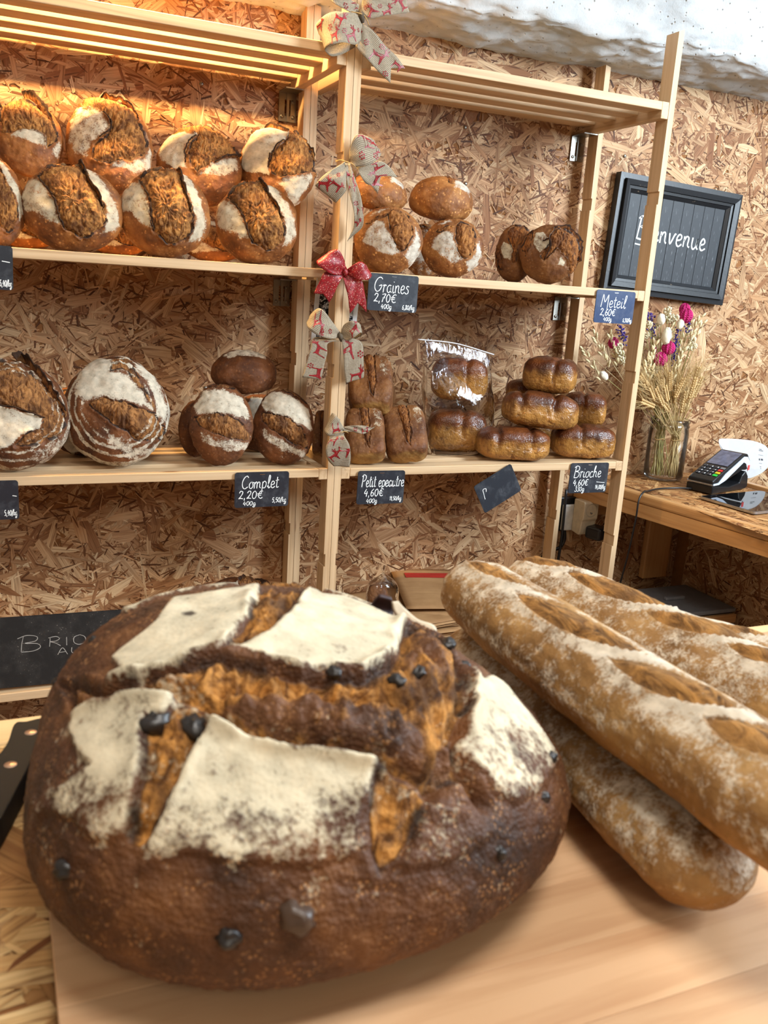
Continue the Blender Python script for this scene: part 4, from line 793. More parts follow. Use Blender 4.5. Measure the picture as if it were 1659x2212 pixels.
# ------------------------------------------------------------------ handwriting: a stroke alphabet
GL = {
'G': (.78, [[(.70, .88), (.52, 1.0), (.28, .92), (.10, .62), (.10, .28), (.30, .05), (.52, .10), (.66, .30), (.68, .48), (.46, .42)], ]),
'M': (.86, [[(.06, .0), (.10, .5), (.16, 1.0), (.30, .62), (.42, .42), (.56, .70), (.68, 1.0), (.72, .5), (.76, -.18)]]),
'C': (.66, [[(.60, .86), (.46, 1.0), (.24, .86), (.10, .5), (.16, .14), (.36, 0), (.60, .14)]]),
'P': (.62, [[(.14, 0), (.16, .5), (.20, 1.0)], [(.04, .86), (.26, 1.02), (.54, .92), (.56, .66), (.36, .50), (.18, .50)]]),
'B': (.68, [[(.12, 0), (.14, .5), (.18, 1.0)], [(.02, .88), (.28, 1.02), (.54, .90), (.50, .64), (.22, .54), (.54, .46), (.62, .20), (.44, 0), (.12, .0)]]),
'R': (.62, [[(.10, 0), (.12, .5), (.12, 1.0)], [(.04, .94), (.38, 1.0), (.52, .76), (.36, .54), (.14, .52), (.34, .34), (.56, 0)]]),
'I': (.26, [[(.12, 0), (.13, .9)]]), 'O': (.68, [[(.34, 1), (.10, .78), (.10, .24), (.34, 0), (.58, .24), (.58, .78), (.36, 1)]]),
'A': (.66, [[(.02, 0), (.30, 1.0), (.58, 0)], [(.12, .36), (.48, .36)]]), 'U': (.6, [[(.08, .95), (.08, .3), (.26, 0), (.46, .2), (.50, .95)]]),
'r': (.34, [[(.04, .42), (.10, .52), (.10, .3), (.08, .0)], [(.10, .34), (.20, .52), (.32, .46)]]),
'a': (.48, [[(.38, .44), (.24, .52), (.08, .36), (.08, .12), (.22, 0), (.36, .16), (.39, .5), (.38, .14), (.48, .02)]]),
'i': (.24, [[(.08, .50), (.08, .14), (.14, .0), (.24, .08)], [(.09, .72), (.11, .76)]]),
'n': (.48, [[(.05, .5), (.07, .0)], [(.07, .30), (.18, .50), (.32, .46), (.34, .12), (.46, .02)]]),
'e': (.42, [[(.06, .24), (.30, .30), (.32, .46), (.18, .54), (.06, .36), (.08, .10), (.22, 0), (.42, .12)]]),
's': (.38, [[(.32, .48), (.18, .54), (.10, .40), (.28, .24), (.28, .06), (.12, 0), (.02, .08)]]),
't': (.32, [[(.14, .86), (.12, .3), (.16, .03), (.32, .08)], [(.00, .58), (.30, .62)]]),
'l': (.30, [[(.04, .10), (.20, .60), (.24, .94), (.14, 1.0), (.10, .6), (.12, .10), (.20, 0), (.30, .10)]]),
'o': (.44, [[(.22, .52), (.06, .36), (.08, .08), (.24, 0), (.38, .18), (.34, .44), (.20, .52), (.44, .46)]]),
'm': (.68, [[(.05, .5), (.06, 0)], [(.06, .30), (.17, .50), (.28, .44), (.29, 0)], [(.29, .30), (.40, .50), (.52, .44), (.54, .10), (.66, .02)]]),
'p': (.48, [[(.08, .52), (.08, 0), (.06, -.42)], [(.08, .36), (.22, .54), (.40, .42), (.38, .12), (.22, .0), (.08, .12)]]),
'u': (.48, [[(.05, .5), (.07, .12), (.20, 0), (.34, .18), (.37, .5), (.36, .12), (.48, .02)]]),
'c': (.38, [[(.34, .44), (.22, .52), (.07, .36), (.08, .10), (.22, 0), (.38, .10)]]),
'h': (.48, [[(.04, .2), (.18, .8), (.16, 1.0), (.08, .8), (.07, 0)], [(.07, .28), (.20, .50), (.33, .44), (.34, .10), (.46, .02)]]),
'v': (.44, [[(.04, .52), (.16, .02), (.36, .48), (.44, .50)]]),
'g': (.46, [[(.36, .44), (.22, .52), (.08, .36), (.10, .12), (.24, .06), (.36, .30), (.38, .5), (.34, -.2), (.18, -.38), (.06, -.24), (.46, .04)]]),
'k': (.42, [[(.08, .95), (.06, 0)], [(.34, .5), (.08, .22), (.22, .2), (.40, 0)]]),
'0': (.46, [[(.22, .84), (.06, .6), (.07, .2), (.22, 0), (.38, .2), (.38, .62), (.24, .84)]]),
'1': (.30, [[(.04, .6), (.18, .84), (.17, 0)]]),
'2': (.48, [[(.06, .64), (.16, .84), (.34, .80), (.36, .58), (.18, .2), (.06, .04), (.24, .08), (.46, .02)]]),
'3': (.44, [[(.08, .78), (.24, .86), (.36, .70), (.18, .46), (.36, .34), (.32, .06), (.14, 0), (.04, .12)]]),
'4': (.48, [[(.22, .84), (.06, .34), (.42, .36)], [(.34, .58), (.30, -.04)]]),
'5': (.44, [[(.36, .84), (.12, .82), (.08, .48), (.28, .50), (.36, .26), (.24, .02), (.06, .06)]]),
'6': (.44, [[(.32, .84), (.12, .6), (.06, .22), (.20, 0), (.36, .14), (.32, .38), (.14, .38), (.07, .2)]]),
'7': (.44, [[(.04, .80), (.38, .84), (.22, .4), (.14, 0)], [(.12, .42), (.34, .46)]]),
'8': (.44, [[(.32, .76), (.18, .86), (.08, .68), (.30, .36), (.32, .1), (.16, 0), (.06, .14), (.14, .36), (.34, .66), (.30, .78)]]),
'9': (.44, [[(.36, .62), (.22, .84), (.08, .66), (.14, .46), (.34, .56), (.36, .7), (.30, .3), (.16, 0)]]),
',': (.22, [[(.10, .10), (.08, -.18)]]), '/': (.34, [[(.02, -.14), (.30, .92)]]), '-': (.6, [[(.02, .5), (.56, .44)]]),
'\u20ac': (.56, [[(.50, .78), (.32, .84), (.14, .56), (.16, .18), (.34, 0), (.52, .10)], [(.02, .52), (.40, .54)], [(.02, .34), (.38, .34)]]), ' ': (.3, [])}
def text_strokes(s, h, slant=.10, track=.02):
    x = 0; out = []
    for ch in s:
        w, st = GL[ch]
        for k in st: out.append([((x+px+slant*py)*h, py*h) for px, py in k])
        x += w+track
    return out, x*h
def ribbon_lines(strokes, wd, z, jit=0.0, seed=1):
    V = []; F = []; R = random.Random(seed)
    for k in strokes:
        k = [(x+R.uniform(-jit, jit), y+R.uniform(-jit, jit)) for x, y in k]
        P = spline([(x, y) for x, y in k], 5) if len(k) > 2 else np.array(k, float)
        d = np.gradient(P, axis=0); d /= np.linalg.norm(d, axis=1)[:, None]+1e-12; n = np.c_[-d[:, 1], d[:, 0]]; b = len(V)
        ww = wd*(0.85+0.3*np.abs(np.sin(np.arange(len(P))*.35+R.random()*6)))
        for i in range(len(P)):
            V.append((*(P[i]+n[i]*ww[i]/2), z)); V.append((*(P[i]-n[i]*ww[i]/2), z))
        for i in range(len(P)-1): a = b+2*i; F.append((a, a+1, a+3, a+2))
    return V, F
CHALK = plain('white_chalk_ink', srgb(240, 242, 240), .8, .2, 0, .04)
CHALK_D = plain('faint_chalk', srgb(168, 164, 158), .9, .1, 0, .2)
def slate_mat(name, col, rough=.38):
    t = NT(name); v = t.coord('Object'); n = t.noise(v, 26, 6, .7); n2 = t.noise(t.coord('Object', (220, 30, 1)), 1, 3)
    c = t.mix(t.ramp(n, [(.5, 0.0), (.78, .35)]), col, srgb(120, 124, 130)); c = t.mix(t.ramp(n2, [(.66, 0.0), (.74, .18)]), c, srgb(150, 152, 156))
    return t.fin(c, rough, .5)
SLATE = slate_mat('black_slate_tag', srgb(36, 40, 48)); SLATE_SKY = slate_mat('satin_tag_sky_reflection', srgb(40, 58, 94), .25)  # second tag: blue of the reflected window sky painted into its black
def px_frame(corners, y):
    """flat panel from its four photo corners (tl, tr, br, bl) on the plane y: centre matrix, width, height"""
    a, b, c, d = [at(u, v, y=y) for u, v in corners]
    X = ((b-a)+(c-d))/2; Y = ((a-d)+(b-c))/2; w, h = np.linalg.norm(X), np.linalg.norm(Y); X /= w
    Y -= X*np.dot(X, Y); Y /= np.linalg.norm(Y); Z = np.cross(X, Y); C0 = (a+b+c+d)/4
    return Matrix(((X[0], Y[0], Z[0], C0[0]), (X[1], Y[1], Z[1], C0[1]), (X[2], Y[2], Z[2], C0[2]), (0, 0, 0, 1))), w, h
def round_rect(w, h, r, n=5):
    out = []
    for cx, cy, a0 in ((w/2-r, h/2-r, 0), (-w/2+r, h/2-r, 90), (-w/2+r, -h/2+r, 180), (w/2-r, -h/2+r, 270)):
        for k in range(n+1): a = math.radians(a0+90*k/n); out.append((cx+r*math.cos(a), cy+r*math.sin(a)))
    return out
STAPLE = plain('bright_staple', srgb(205, 205, 205), .25, .5, 1.0)
def price_tag(label, corners, lines, mat=SLATE, y=-.0035, marks=None):
    M, w, h = px_frame(corners, y)
    t = tag(obj('price_tag', make_mesh('price_tag', *prism(round_rect(w, h, .0055), -.001, .001), smooth=False), mat, None, M), label, 'price tag')
    allst = []
    for (s, x, yb, ht, ww) in lines:                       # x, baseline as share of the tag, height in share, optional width share
        st, tw = text_strokes(s, ht*h)
        k = ww*w/tw if ww else 1.0
        V, F = ribbon_lines([[(px*k-w/2+x*w, py-h/2+yb*h) for px, py in q] for q in st], .0016 if ht > .2 else .0012, .00125, .0002, len(s))
        obj('lettering', make_mesh('lettering', V, F, smooth=False), CHALK, t, M)
    if marks:
        V, F = ribbon_lines([[(px*w-w/2, py*h-h/2) for px, py in q] for q in marks], .0013, .00125); obj('chalk_mark', make_mesh('chalk_mark', V, F, smooth=False), CHALK, t, M)
    obj('staple', box_me('staple', .011, .0012, .0008), STAPLE, t, M @ T(0, h/2-.005, .0013))
    return t
E_ = '\u20ac'
price_tag('black price tag reading Graines 2,70 euro beside the red bow', [(796, 588), (903.6, 597.6), (899.6, 676), (793.5, 669.6)], [('Graines', .10, .50, .40, .72), ('2,70'+E_, .11, .24, .26, .46), ('400g', .27, .06, .15, .22), ('6,80/kg', .70, .07, .15, .26)])
price_tag('black price tag with sky reflection in its colour, reading Meteil 2,60 euro at the shelf end', [(1288, 625), (1371.5, 631), (1366, 701), (1283, 696)], [('Meteil', .12, .48, .38, .66), ('2,60'+E_, .13, .23, .24, .40), ('400g', .24, .06, .14, .22), ('6,50/kg', .74, .06, .14, .24)], SLATE_SKY)
price_tag('black price tag reading Complet 2,20 euro under the wholemeal loaves', [(506.5, 1021), (623, 1018), (623.5, 1092), (507, 1097.5)], [('Complet', .11, .54, .36, .70), ('2,20'+E_, .06, .25, .26, .46), ('400g', .15, .06, .14, .24), ('5,50/kg', .69, .12, .16, .27)])
price_tag('black price tag reading Petit epeautre 4,60 euro under the spelt loaves', [(772, 1018), (873, 1015.5), (872, 1087), (771, 1089)], [('Petit epeautre', .07, .52, .36, .92), ('4,60'+E_, .14, .24, .26, .42), ('400g', .20, .04, .15, .24), ('11,50/kg', .70, .10, .14, .26)])
price_tag('black price tag reading Brioche 4,60 euro under the brioche pile', [(1234, 1000.5), (1315, 999), (1308, 1063), (1226, 1065.5)], [('Brioche', .08, .52, .38, .74), ('4,60'+E_, .10, .25, .24, .40), ('330g', .16, .06, .18, .26), ('14,00/kg', .70, .12, .16, .28)], marks=[[(.72, .36), (.94, .33)]])
price_tag('nearly blank black price tag hanging askew under the shelf edge', [(1021, 1053), (1101, 1002), (1128, 1058), (1049, 1107)], [], marks=[[(.13, .42), (.15, .62), (.17, .74), (.24, .72), (.22, .62)]], y=-.006)
price_tag('black price tag cut off by the photo edge under the upper country loaves', [(-74, 524), (25, 532), (31, 628), (-72, 620)], [('5,40/kg', .70, .08, .17, .27), ('-', .74, .52, .26, .2)])
price_tag('black price tag cut off by the photo edge under the large miche', [(-64, 1040), (38, 1037), (43, 1121), (-62, 1125)], [('5,40/kg', .68, .10, .17, .28), ('-', .86, .48, .26, .1)])

# ------------------------------------------------------------------ framed blackboard on the wall
MB, bw, bh = px_frame([(1338, 376), (1600, 417), (1555, 664), (1298, 622)], .300)
BLK = NT('worn_black_paint'); _v = BLK.coord('Object'); _n = BLK.noise(_v, 30, 6, .7); _n2 = BLK.noise(_v, 120, 4, .6)
BLK.bump(_n2, .2, .001)
BLACK_WOOD = BLK.fin(BLK.mix(BLK.ramp(BLK.math('MULTIPLY', _n, BLK.math('MULTIPLY_ADD', _n2, .6, .7)), [(.72, 0.0), (.78, .85)]), srgb(30, 32, 36), srgb(150, 132, 110)), .38, .45)
bb = thing('framed_blackboard', 'black framed blackboard reading Bienvenue hung crooked on the wall', 'blackboard', MB.translation)
def chalkboard_mat():
    t = NT('scratched_chalkboard'); v = t.coord('Object')
    m = t.n.new('ShaderNodeMapping'); m.inputs['Scale'].default_value = (260, 34, 1); m.inputs['Rotation'].default_value = (0, 0, .55); t.link(v, m.inputs[0]); n = t.noise(m.outputs[0], 1, 3, .6)
    c = t.mix(t.ramp(n, [(.60, 0.0), (.72, .45)]), srgb(44, 47, 52), srgb(150, 155, 160)); return t.fin(c, .5, .4)
CBD = chalkboard_mat(); fw = .046; iw, ih = bw-2*fw, bh-2*fw; n_pl = 9
for i in range(n_pl):
    w = iw/n_pl; obj('plank', box_me('plank', w-.0009, ih, .006, .0006), CBD, bb, MB @ T(-iw/2+w*(i+.5), 0, -.002))
def mitred(name, inner, outer, z0, z1, side):
    (iw_, ih_), (ow, oh) = inner, outer
    c = [((-ow, oh), (ow, oh), (iw_, ih_), (-iw_, ih_)), ((ow, oh), (ow, -oh), (iw_, -ih_), (iw_, ih_)), ((ow, -oh), (-ow, -oh), (-iw_, -ih_), (iw_, -ih_)), ((-ow, -oh), (-ow, oh), (-iw_, ih_), (-iw_, -ih_))][side]
    V = [(c[0][0], c[0][1], -.012), (c[1][0], c[1][1], -.012), (c[1][0], c[1][1], z0), (c[0][0], c[0][1], z0), (c[3][0], c[3][1], z1), (c[2][0], c[2][1], z1), (c[2][0], c[2][1], -.012), (c[3][0], c[3][1], -.012)]
    return V, [(0, 1, 2, 3), (3, 2, 5, 4), (4, 5, 6, 7), (7, 6, 1, 0), (0, 3, 4, 7), (1, 6, 5, 2)]
for s in range(4):
    lv = []; f = lambda k: (bw/2-fw*k, bh/2-fw*k)
    lv.append(mitred('f', f(.30), f(0), .010, .0115, s)); lv.append(mitred('f', f(.62), f(.33), .021, .017, s)); lv.append(mitred('f', f(.80), f(.64), .0125, .0115, s)); lv.append(mitred('f', f(1.0), f(.82), .010, .003, s))
    obj('frame_moulding', make_mesh('frame_moulding', *join(lv), smooth=False), BLACK_WOOD, bb, MB)
st, tw = text_strokes('Bienvenue', .062, .06, .05); k = .75*iw/tw
V, F = ribbon_lines([[(px*k-iw/2+.11*iw, py*.95-.006-px*.02) for px, py in q] for q in st], .0042, .0016, .0008, 4)
obj('lettering', make_mesh('lettering', V, F, smooth=False), CHALK, bb, MB)
V, F = ribbon_lines([[(-iw/2+.12*iw, -.020), (-iw/2+.22*iw, -.022)]], .004, .0016); obj('chalk_mark', make_mesh('chalk_mark', V, F, smooth=False), CHALK, bb, MB)

# ------------------------------------------------------------------ slate sign on the bottom shelf
MS, sw, sh_ = px_frame([(-90, 1361.5), (470, 1318), (440, 1460), (-90, 1510)], .012)
zb_ = min((MS @ Vector((x, -sh_/2, 0))).z for x in (-sw/2, sw/2)); MS = T(0, 0, SHELF['bottom']+.001-zb_) @ MS
def slate_board():
    t = NT('dusty_slate'); v = t.coord('Object'); n = t.noise(v, 18, 6, .7); n2 = t.noise(v, 300, 3)
    c = t.mix(t.ramp(n, [(.45, 0.0), (.75, .30)]), srgb(34, 33, 33), srgb(96, 92, 88)); c = t.mix(t.math('MULTIPLY', t.ramp(n2, [(.64, 0.0), (.70, .8)]), t.ramp(n, [(.5, 0.0), (.6, 1.0)])), c, srgb(170, 160, 150)); t.bump(n, .3, .002); return t.fin(c, .62, .35)
sl = tag(obj('slate_sign', make_mesh('slate_sign', *prism([(x+random.Random(i).uniform(-.0006, .0006), yy) for i, (x, yy) in enumerate(round_rect(sw, sh_, .003, 3))], -.003, .003), smooth=False), slate_board(), None, MS), 'long black slate sign lettered in chalk standing on the bottom shelf', 'sign')
def slate_text(s, u, v, hpx, wpx):
    c = MS.inverted() @ Vector(at(u, v, y=.012)); sc = depth(at(u, v, y=.012))/FPX; st, tw = text_strokes(s, hpx*sc, .0, .08); k = wpx*sc/tw
    V, F = ribbon_lines([[(px*k+c.x, py+c.y) for px, py in q] for q in st], .0013, .0033, .0006, 3); obj('lettering', make_mesh('lettering', V, F, smooth=False), CHALK_D, sl, MS)
slate_text('B', 36, 1408, 36, 58); slate_text('RIO', 102, 1396, 22, 86); slate_text('AU', 124, 1413, 15, 50)

# ------------------------------------------------------------------ ribbons on the post
def burlap_mat():
    t = NT('burlap_ribbon'); uv = t.n.new('ShaderNodeTexCoord').outputs['UV']; sp = t.n.new('ShaderNodeSeparateXYZ'); t.link(uv, sp.inputs[0])
    a = t.math('PINGPONG', t.math('MULTIPLY', sp.outputs[0], 900), 1.0); b = t.math('PINGPONG', t.math('MULTIPLY', sp.outputs[1], 900), 1.0)
    wv = t.math('MAXIMUM', a, b); n = t.noise(uv, 300, 4); n2 = t.noise(uv, 45, 3)
    c = t.ramp(t.math('MULTIPLY', wv, t.math('MULTIPLY_ADD', n, .7, .6)), [(.35, srgb(84, 74, 62)), (.6, srgb(146, 132, 112)), (.9, srgb(184, 170, 148))])
    c = t.mix(t.ramp(n2, [(.4, 0.0), (.7, .3)]), c, srgb(150, 134, 112)); t.bump(wv, .5, .0008)
    return t.fin(c, .85, .15)
BURLAP = burlap_mat()
def red_mat(name, glit):
    t = NT(name); v = t.coord('Object'); vo = t.voro(v, 330 if glit else 900); n = t.noise(v, 200, 3)
    c = t.ramp(n, [(.3, srgb(112, 14, 22)), (.7, srgb(156, 26, 32))]); m = t.ramp(vo, [(.16 if glit else .05, 1.0), (.24 if glit else .09, 0.0)])
    c = t.mix(m, c, srgb(250, 214, 190)); t.link(t.math('MULTIPLY', m, .4), t.b.inputs['Metallic']); return t.fin(c, .45, .5)
RED_GLITTER = red_mat('red_glitter_fabric', True); RED_PRINT = red_mat('red_foil_print', False)
DEER = [(-.50, -.50), (-.42, -.52), (-.34, -.08), (-.10, -.02), (.12, -.04), (.20, -.50), (.28, -.50), (.30, -.06), (.36, .12), (.44, .30), (.60, .30), (.62, .38), (.46, .46), (.56, .72), (.50, .74), (.42, .52), (.38, .56), (.36, .86), (.30, .84), (.30, .60), (.20, .70), (.16, .66), (.28, .46), (.22, .26), (-.30, .22), (-.44, .32), (-.48, .26), (-.40, .10)]
def flake_polys():
    out = []
    for k in range(6): a = k*math.pi/3; out.append([(.34*math.cos(a)+.13*math.cos(b), .34*math.sin(a)+.13*math.sin(b)) for b in np.linspace(0, 2*math.pi, 6, endpoint=False)])
    out.append([(.10*math.cos(b), .10*math.sin(b)) for b in np.linspace(0, 2*math.pi, 6, endpoint=False)]); return out
def strip(name, parent, rows, mat, yb, motifs=(), cols=10, n=7, notch=0.0, conv=None, sag=.0):
    """a length of ribbon: rows of (edge a, edge b), each (x, y[, forward offset]) in the crop's own pixels"""
    cv = conv or (lambda x, y: (x, y)); g = lambda p: at(*cv(p[0], p[1]), y=yb+(p[2] if len(p) > 2 else 0))
    A = spline([g(a) for a, b in rows], n); B = spline([g(b) for a, b in rows], n); m = len(A); dl = np.r_[0, np.cumsum(np.linalg.norm(np.diff((A+B)/2, axis=0), axis=1))]; wd = np.linalg.norm(A-B, axis=1).mean()
    def S(t, s):
        i = min(max(t, 0), 1)*(m-1); k = min(int(i), m-2); f = i-k; a = A[k]*(1-f)+A[k+1]*f; b = B[k]*(1-f)+B[k+1]*f
        p = a+(b-a)*s; p[1] -= sag*math.sin(math.pi*s)+.0012*math.sin(s*9+t*14); return p
    V = []; F = []; UV = []
    for i in range(m):
        for j in range(cols+1):
            t, s = i/(m-1), j/cols
            if notch: t = t*(1-notch*(1-abs(2*s-1))) 
            V.append(S(t, s)); UV.append((t*dl[-1], s*wd))
    for i in range(m-1):
        for j in range(cols): q = i*(cols+1)+j; F.append((q, q+1, q+cols+2, q+cols+1))
    o = obj(name, make_mesh(name, V, F, uv=UV), mat, parent); sd = o.modifiers.new('thick', 'SOLIDIFY'); sd.thickness = .0007; sd.offset = 0
    VV = []; FF = []
    for (kind, t0, s0, size, ang) in motifs:
        for poly in ([DEER] if kind == 'deer' else flake_polys()):
            pp = spline(poly, 2, True) if kind == 'deer' else np.array(poly); c, s_ = math.cos(ang), math.sin(ang)
            tri = geometry.tessellate_polygon([[Vector((x, y, 0)) for x, y in pp]]); b = len(VV)
            for x, y in pp:
                X, Y = (x*c-y*s_)*size, (x*s_+y*c)*size; t, s = t0+X/dl[-1], s0+Y/wd
                t, s = min(max(t, .01), .99), min(max(s, .02), .98); p = S(t, s); du = S(min(t+.01, 1), s)-S(max(t-.01, 0), s); dv = S(t, min(s+.02, 1))-S(t, max(s-.02, 0)); nn = np.cross(du, dv); nn /= np.linalg.norm(nn)+1e-12
                if np.dot(nn, CAM-p) < 0: nn = -nn
                VV.append(p+nn*.0009)
            FF += [tuple(b+i for i in q) for q in tri]
    if VV: obj('reindeer_print', make_mesh('reindeer_print', VV, FF, smooth=False), RED_PRINT, o)
    return o
def twine(parent, pts, y, conv, r=.0009):
    obj('twine', make_mesh('twine', *tube_mesh('t', spline([at(*conv(*p[:2]), y=y+(p[2] if len(p) > 2 else 0)) for p in pts], 6), r, 6)), TWINE, parent)
TWINE = plain('jute_twine', srgb(186, 150, 96), .8, .2)
Dr, Sn = 'deer', 'flake'
c1 = lambda x, y: (640+x/5.925, y/5.925); c2 = lambda x, y: (640+x/5.925, 270+y/5.925); c3 = lambda x, y: (620+x/4.513, 530+y/4.513)
Y0 = -.012
b = thing('ribbon_bow', 'large burlap reindeer bow tied at the top of the middle post', 'bow', at(780, 30, y=Y0))
strip('loop', b, [((845, 300, -.01), (825, 520, -.012)), ((760, 175, -.022), (760, 570, -.030)), ((600, 152, -.030), (600, 540, -.042)), ((470, 150, -.028), (480, 565, -.040)), ((350, 205, -.020), (400, 600, -.028)), ((250, 315, -.004), (375, 650, -.004)), ((330, 345, .006), (440, 718, -.004)), ((500, 345, .006), (570, 700, -.002)), ((720, 345, 0), (755, 605, -.002))], BURLAP, Y0, [(Dr, .17, .76, .020, 3.6), (Dr, .30, .25, .022, 2.7), (Dr, .36, .76, .021, 3.3), (Sn, .42, .45, .012, 0), (Sn, .24, .62, .010, 0), (Dr, .57, .2, .018, 3.0), (Sn, .08, .5, .01, 0)], conv=c1)
strip('loop', b, [((790, 190, -.01), (800, 60, -.01)), ((640, 130, -.02), (640, -40, -.02)), ((480, 40, -.02), (470, -130, -.02)), ((420, -60, -.008), (480, -220, -.008))], BURLAP, Y0, [(Sn, .35, .3, .011, 0), (Dr, .1, .75, .014, 1.0)], conv=c1)
strip('loop', b, [((830, 160, -.01), (850, -40, -.01)), ((940, 235, -.02), (960, -60, -.02)), ((1130, 200, -.02), (1130, -60, -.02)), ((1300, 178, -.018), (1280, -80, -.018)), ((1445, 160, -.014), (1390, -90, -.014))], BURLAP, Y0, [(Dr, .28, .22, .020, 1.2), (Dr, .88, .5, .026, 1.9), (Dr, .55, .12, .018, .2), (Sn, .12, .4, .010, 0), (Sn, .42, .5, .009, 0)], conv=c1)
strip('tail', b, [((760, 590, -.01), (850, 300, -.01)), ((800, 640, -.014), (960, 370, -.016)), ((890, 745, -.016), (1120, 560, -.016)), ((1040, 900, -.012), (1260, 700, -.012)), ((1200, 1065, -.008), (1395, 875, -.008))], BURLAP, Y0, [(Dr, .60, .45, .026, .35), (Dr, .90, .78, .018, .2), (Sn, .30, .45, .013, 0), (Sn, .52, .85, .012, 0), (Sn, .86, .14, .011, 0), (Dr, .04, .4, .02, .8)], notch=.14, conv=c1)
obj('knot', make_mesh('knot', *tube_mesh('k', [at(*c1(820, 130), y=Y0-.014), at(*c1(835, 200), y=Y0-.02), at(*c1(850, 290), y=Y0-.014)], [.003, .0065, .003], 10)), BURLAP, b)
twine(b, [(700, 150, -.02), (790, 165, -.024), (870, 200, -.024), (910, 270, -.02), (930, 320, -.012)], Y0, c1)
b = thing('ribbon_bow', 'burlap reindeer bow tied with twine above the red bow', 'bow', at(757, 350, y=Y0))
strip('loop', b, [((620, 470, -.016), (640, 560, -.016)), ((470, 560, -.026), (640, 760, -.030)), ((330, 660, -.024), (620, 860, -.030)), ((240, 770, -.014), (510, 995, -.014)), ((300, 760, .0), (560, 930, 0)), ((500, 640, 0), (640, 840, 0))], BURLAP, Y0, [(Dr, .48, .25, .022, 2.2), (Dr, .38, .62, .022, 1.6), (Sn, .2, .4, .010, 0)], conv=c2)
strip('loop', b, [((700, 480, -.012), (680, 440, -.012)), ((760, 530, -.02), (690, 300, -.02)), ((900, 520, -.028), (760, 130, -.028)), ((1040, 440, -.022), (900, 140, -.022)), ((1085, 360, -.010), (1000, 210, -.010)), ((960, 420, .004), (860, 200, .004))], BURLAP, Y0, [(Dr, .55, .75, .020, 1.4), (Dr, .72, .4, .022, 1.2), (Sn, .38, .35, .012, 0), (Sn, .60, .15, .012, 0)], conv=c2)
strip('tail', b, [((720, 480, -.012), (780, 560, -.012)), ((900, 470, -.022), (800, 610, -.022)), ((1080, 465, -.018), (880, 740, -.018)), ((1200, 540, -.012), (960, 780, -.012)), ((1290, 670, -.006), (1040, 880, -.006))], BURLAP, Y0, [(Dr, .5, .22, .022, .6), (Dr, .76, .72, .026, 1.0)], notch=.25, conv=c2)
strip('tail', b, [((625, 490, -.014), (690, 490, -.014)), ((645, 700, -.022), (760, 700, -.022)), ((690, 920, -.026), (820, 900, -.026)), ((740, 1140, -.022), (860, 1120, -.022)), ((735, 1300, -.012), (845, 1300, -.012)), ((650, 1490, 0), (700, 1440, 0))], BURLAP, Y0, [(Dr, .16, .5, .022, 1.3), (Dr, .30, .4, .014, 1.4), (Sn, .48, .4, .010, 0), (Dr, .56, .8, .016, 1.5), (Dr, .74, .2, .016, 1.4)], conv=c2)
twine(b, [(505, 470, -.016), (560, 450, -.022), (640, 470, -.026), (720, 500, -.022), (780, 560, -.018), (840, 640, -.014), (900, 740, -.010)], Y0, c2)
twine(b, [(500, 455, 0), (600, 425, -.006), (605, 200, -.001)], Y0, c2, .0006)
b = thing('ribbon_bow', 'red glitter bow on the post at the end of the middle shelf', 'bow', at(747, 588, y=Y0))
strip('loop', b, [((560, 290, -.014), (575, 235, -.016)), ((440, 280, -.030), (555, 130, -.030)), ((310, 200, -.034), (490, 40, -.034)), ((295, 150, -.018), (400, 75, -.018)), ((400, 240, .0), (520, 110, .0)), ((560, 270, -.004), (570, 220, -.004))], RED_GLITTER, Y0, conv=c3)
strip('loop', b, [((575, 240, -.014), (590, 290, -.014)), ((630, 200, -.028), (680, 330, -.030)), ((715, 158, -.034), (790, 335, -.034)), ((780, 210, -.022), (828, 290, -.022)), ((730, 220, 0), (770, 310, 0)), ((600, 240, 0), (620, 290, 0))], RED_GLITTER, Y0, conv=c3)
strip('tail', b, [((530, 240, -.012), (560, 300, -.012)), ((370, 260, -.022), (520, 340, -.022)), ((310, 370, -.018), (470, 450, -.018)), ((258, 470, -.012), (410, 560, -.012))], RED_GLITTER, Y0, notch=.12, conv=c3)
strip('tail', b, [((540, 300, -.012), (600, 280, -.012)), ((570, 400, -.022), (720, 330, -.022)), ((600, 540, -.020), (760, 480, -.020)), ((610, 665, -.012), (775, 655, -.012))], RED_GLITTER, Y0, notch=.22, conv=c3)
obj('knot', make_mesh('knot', *tube_mesh('k', [at(*c3(565, 215), y=Y0-.014), at(*c3(568, 260), y=Y0-.022), at(*c3(570, 305), y=Y0-.014)], [.003, .006, .003], 10)), RED_GLITTER, b)
b = thing('ribbon_bow', 'burlap reindeer bow with two hanging tails below the red bow', 'bow', at(735, 722, y=Y0))
strip('loop', b, [((510, 900, -.012), (515, 850, -.012)), ((420, 910, -.026), (440, 740, -.026)), ((310, 880, -.034), (360, 640, -.034)), ((215, 820, -.030), (300, 615, -.030)), ((190, 760, -.012), (225, 690, -.012)), ((240, 840, .004), (330, 680, .004)), ((400, 905, 0), (460, 800, 0))], BURLAP, Y0, [(Dr, .40, .55, .026, 2.7), (Sn, .18, .4, .011, 0), (Sn, .30, .1, .011, 0)], conv=c3)
strip('loop', b, [((520, 890, -.012), (525, 850, -.012)), ((590, 930, -.022), (560, 770, -.022)), ((650, 900, -.032), (630, 735, -.032)), ((715, 850, -.030), (690, 750, -.030)), ((728, 880, -.016), (715, 790, -.016)), ((640, 920, .004), (640, 850, .004))], BURLAP, Y0, [(Dr, .45, .4, .024, .4)], conv=c3)
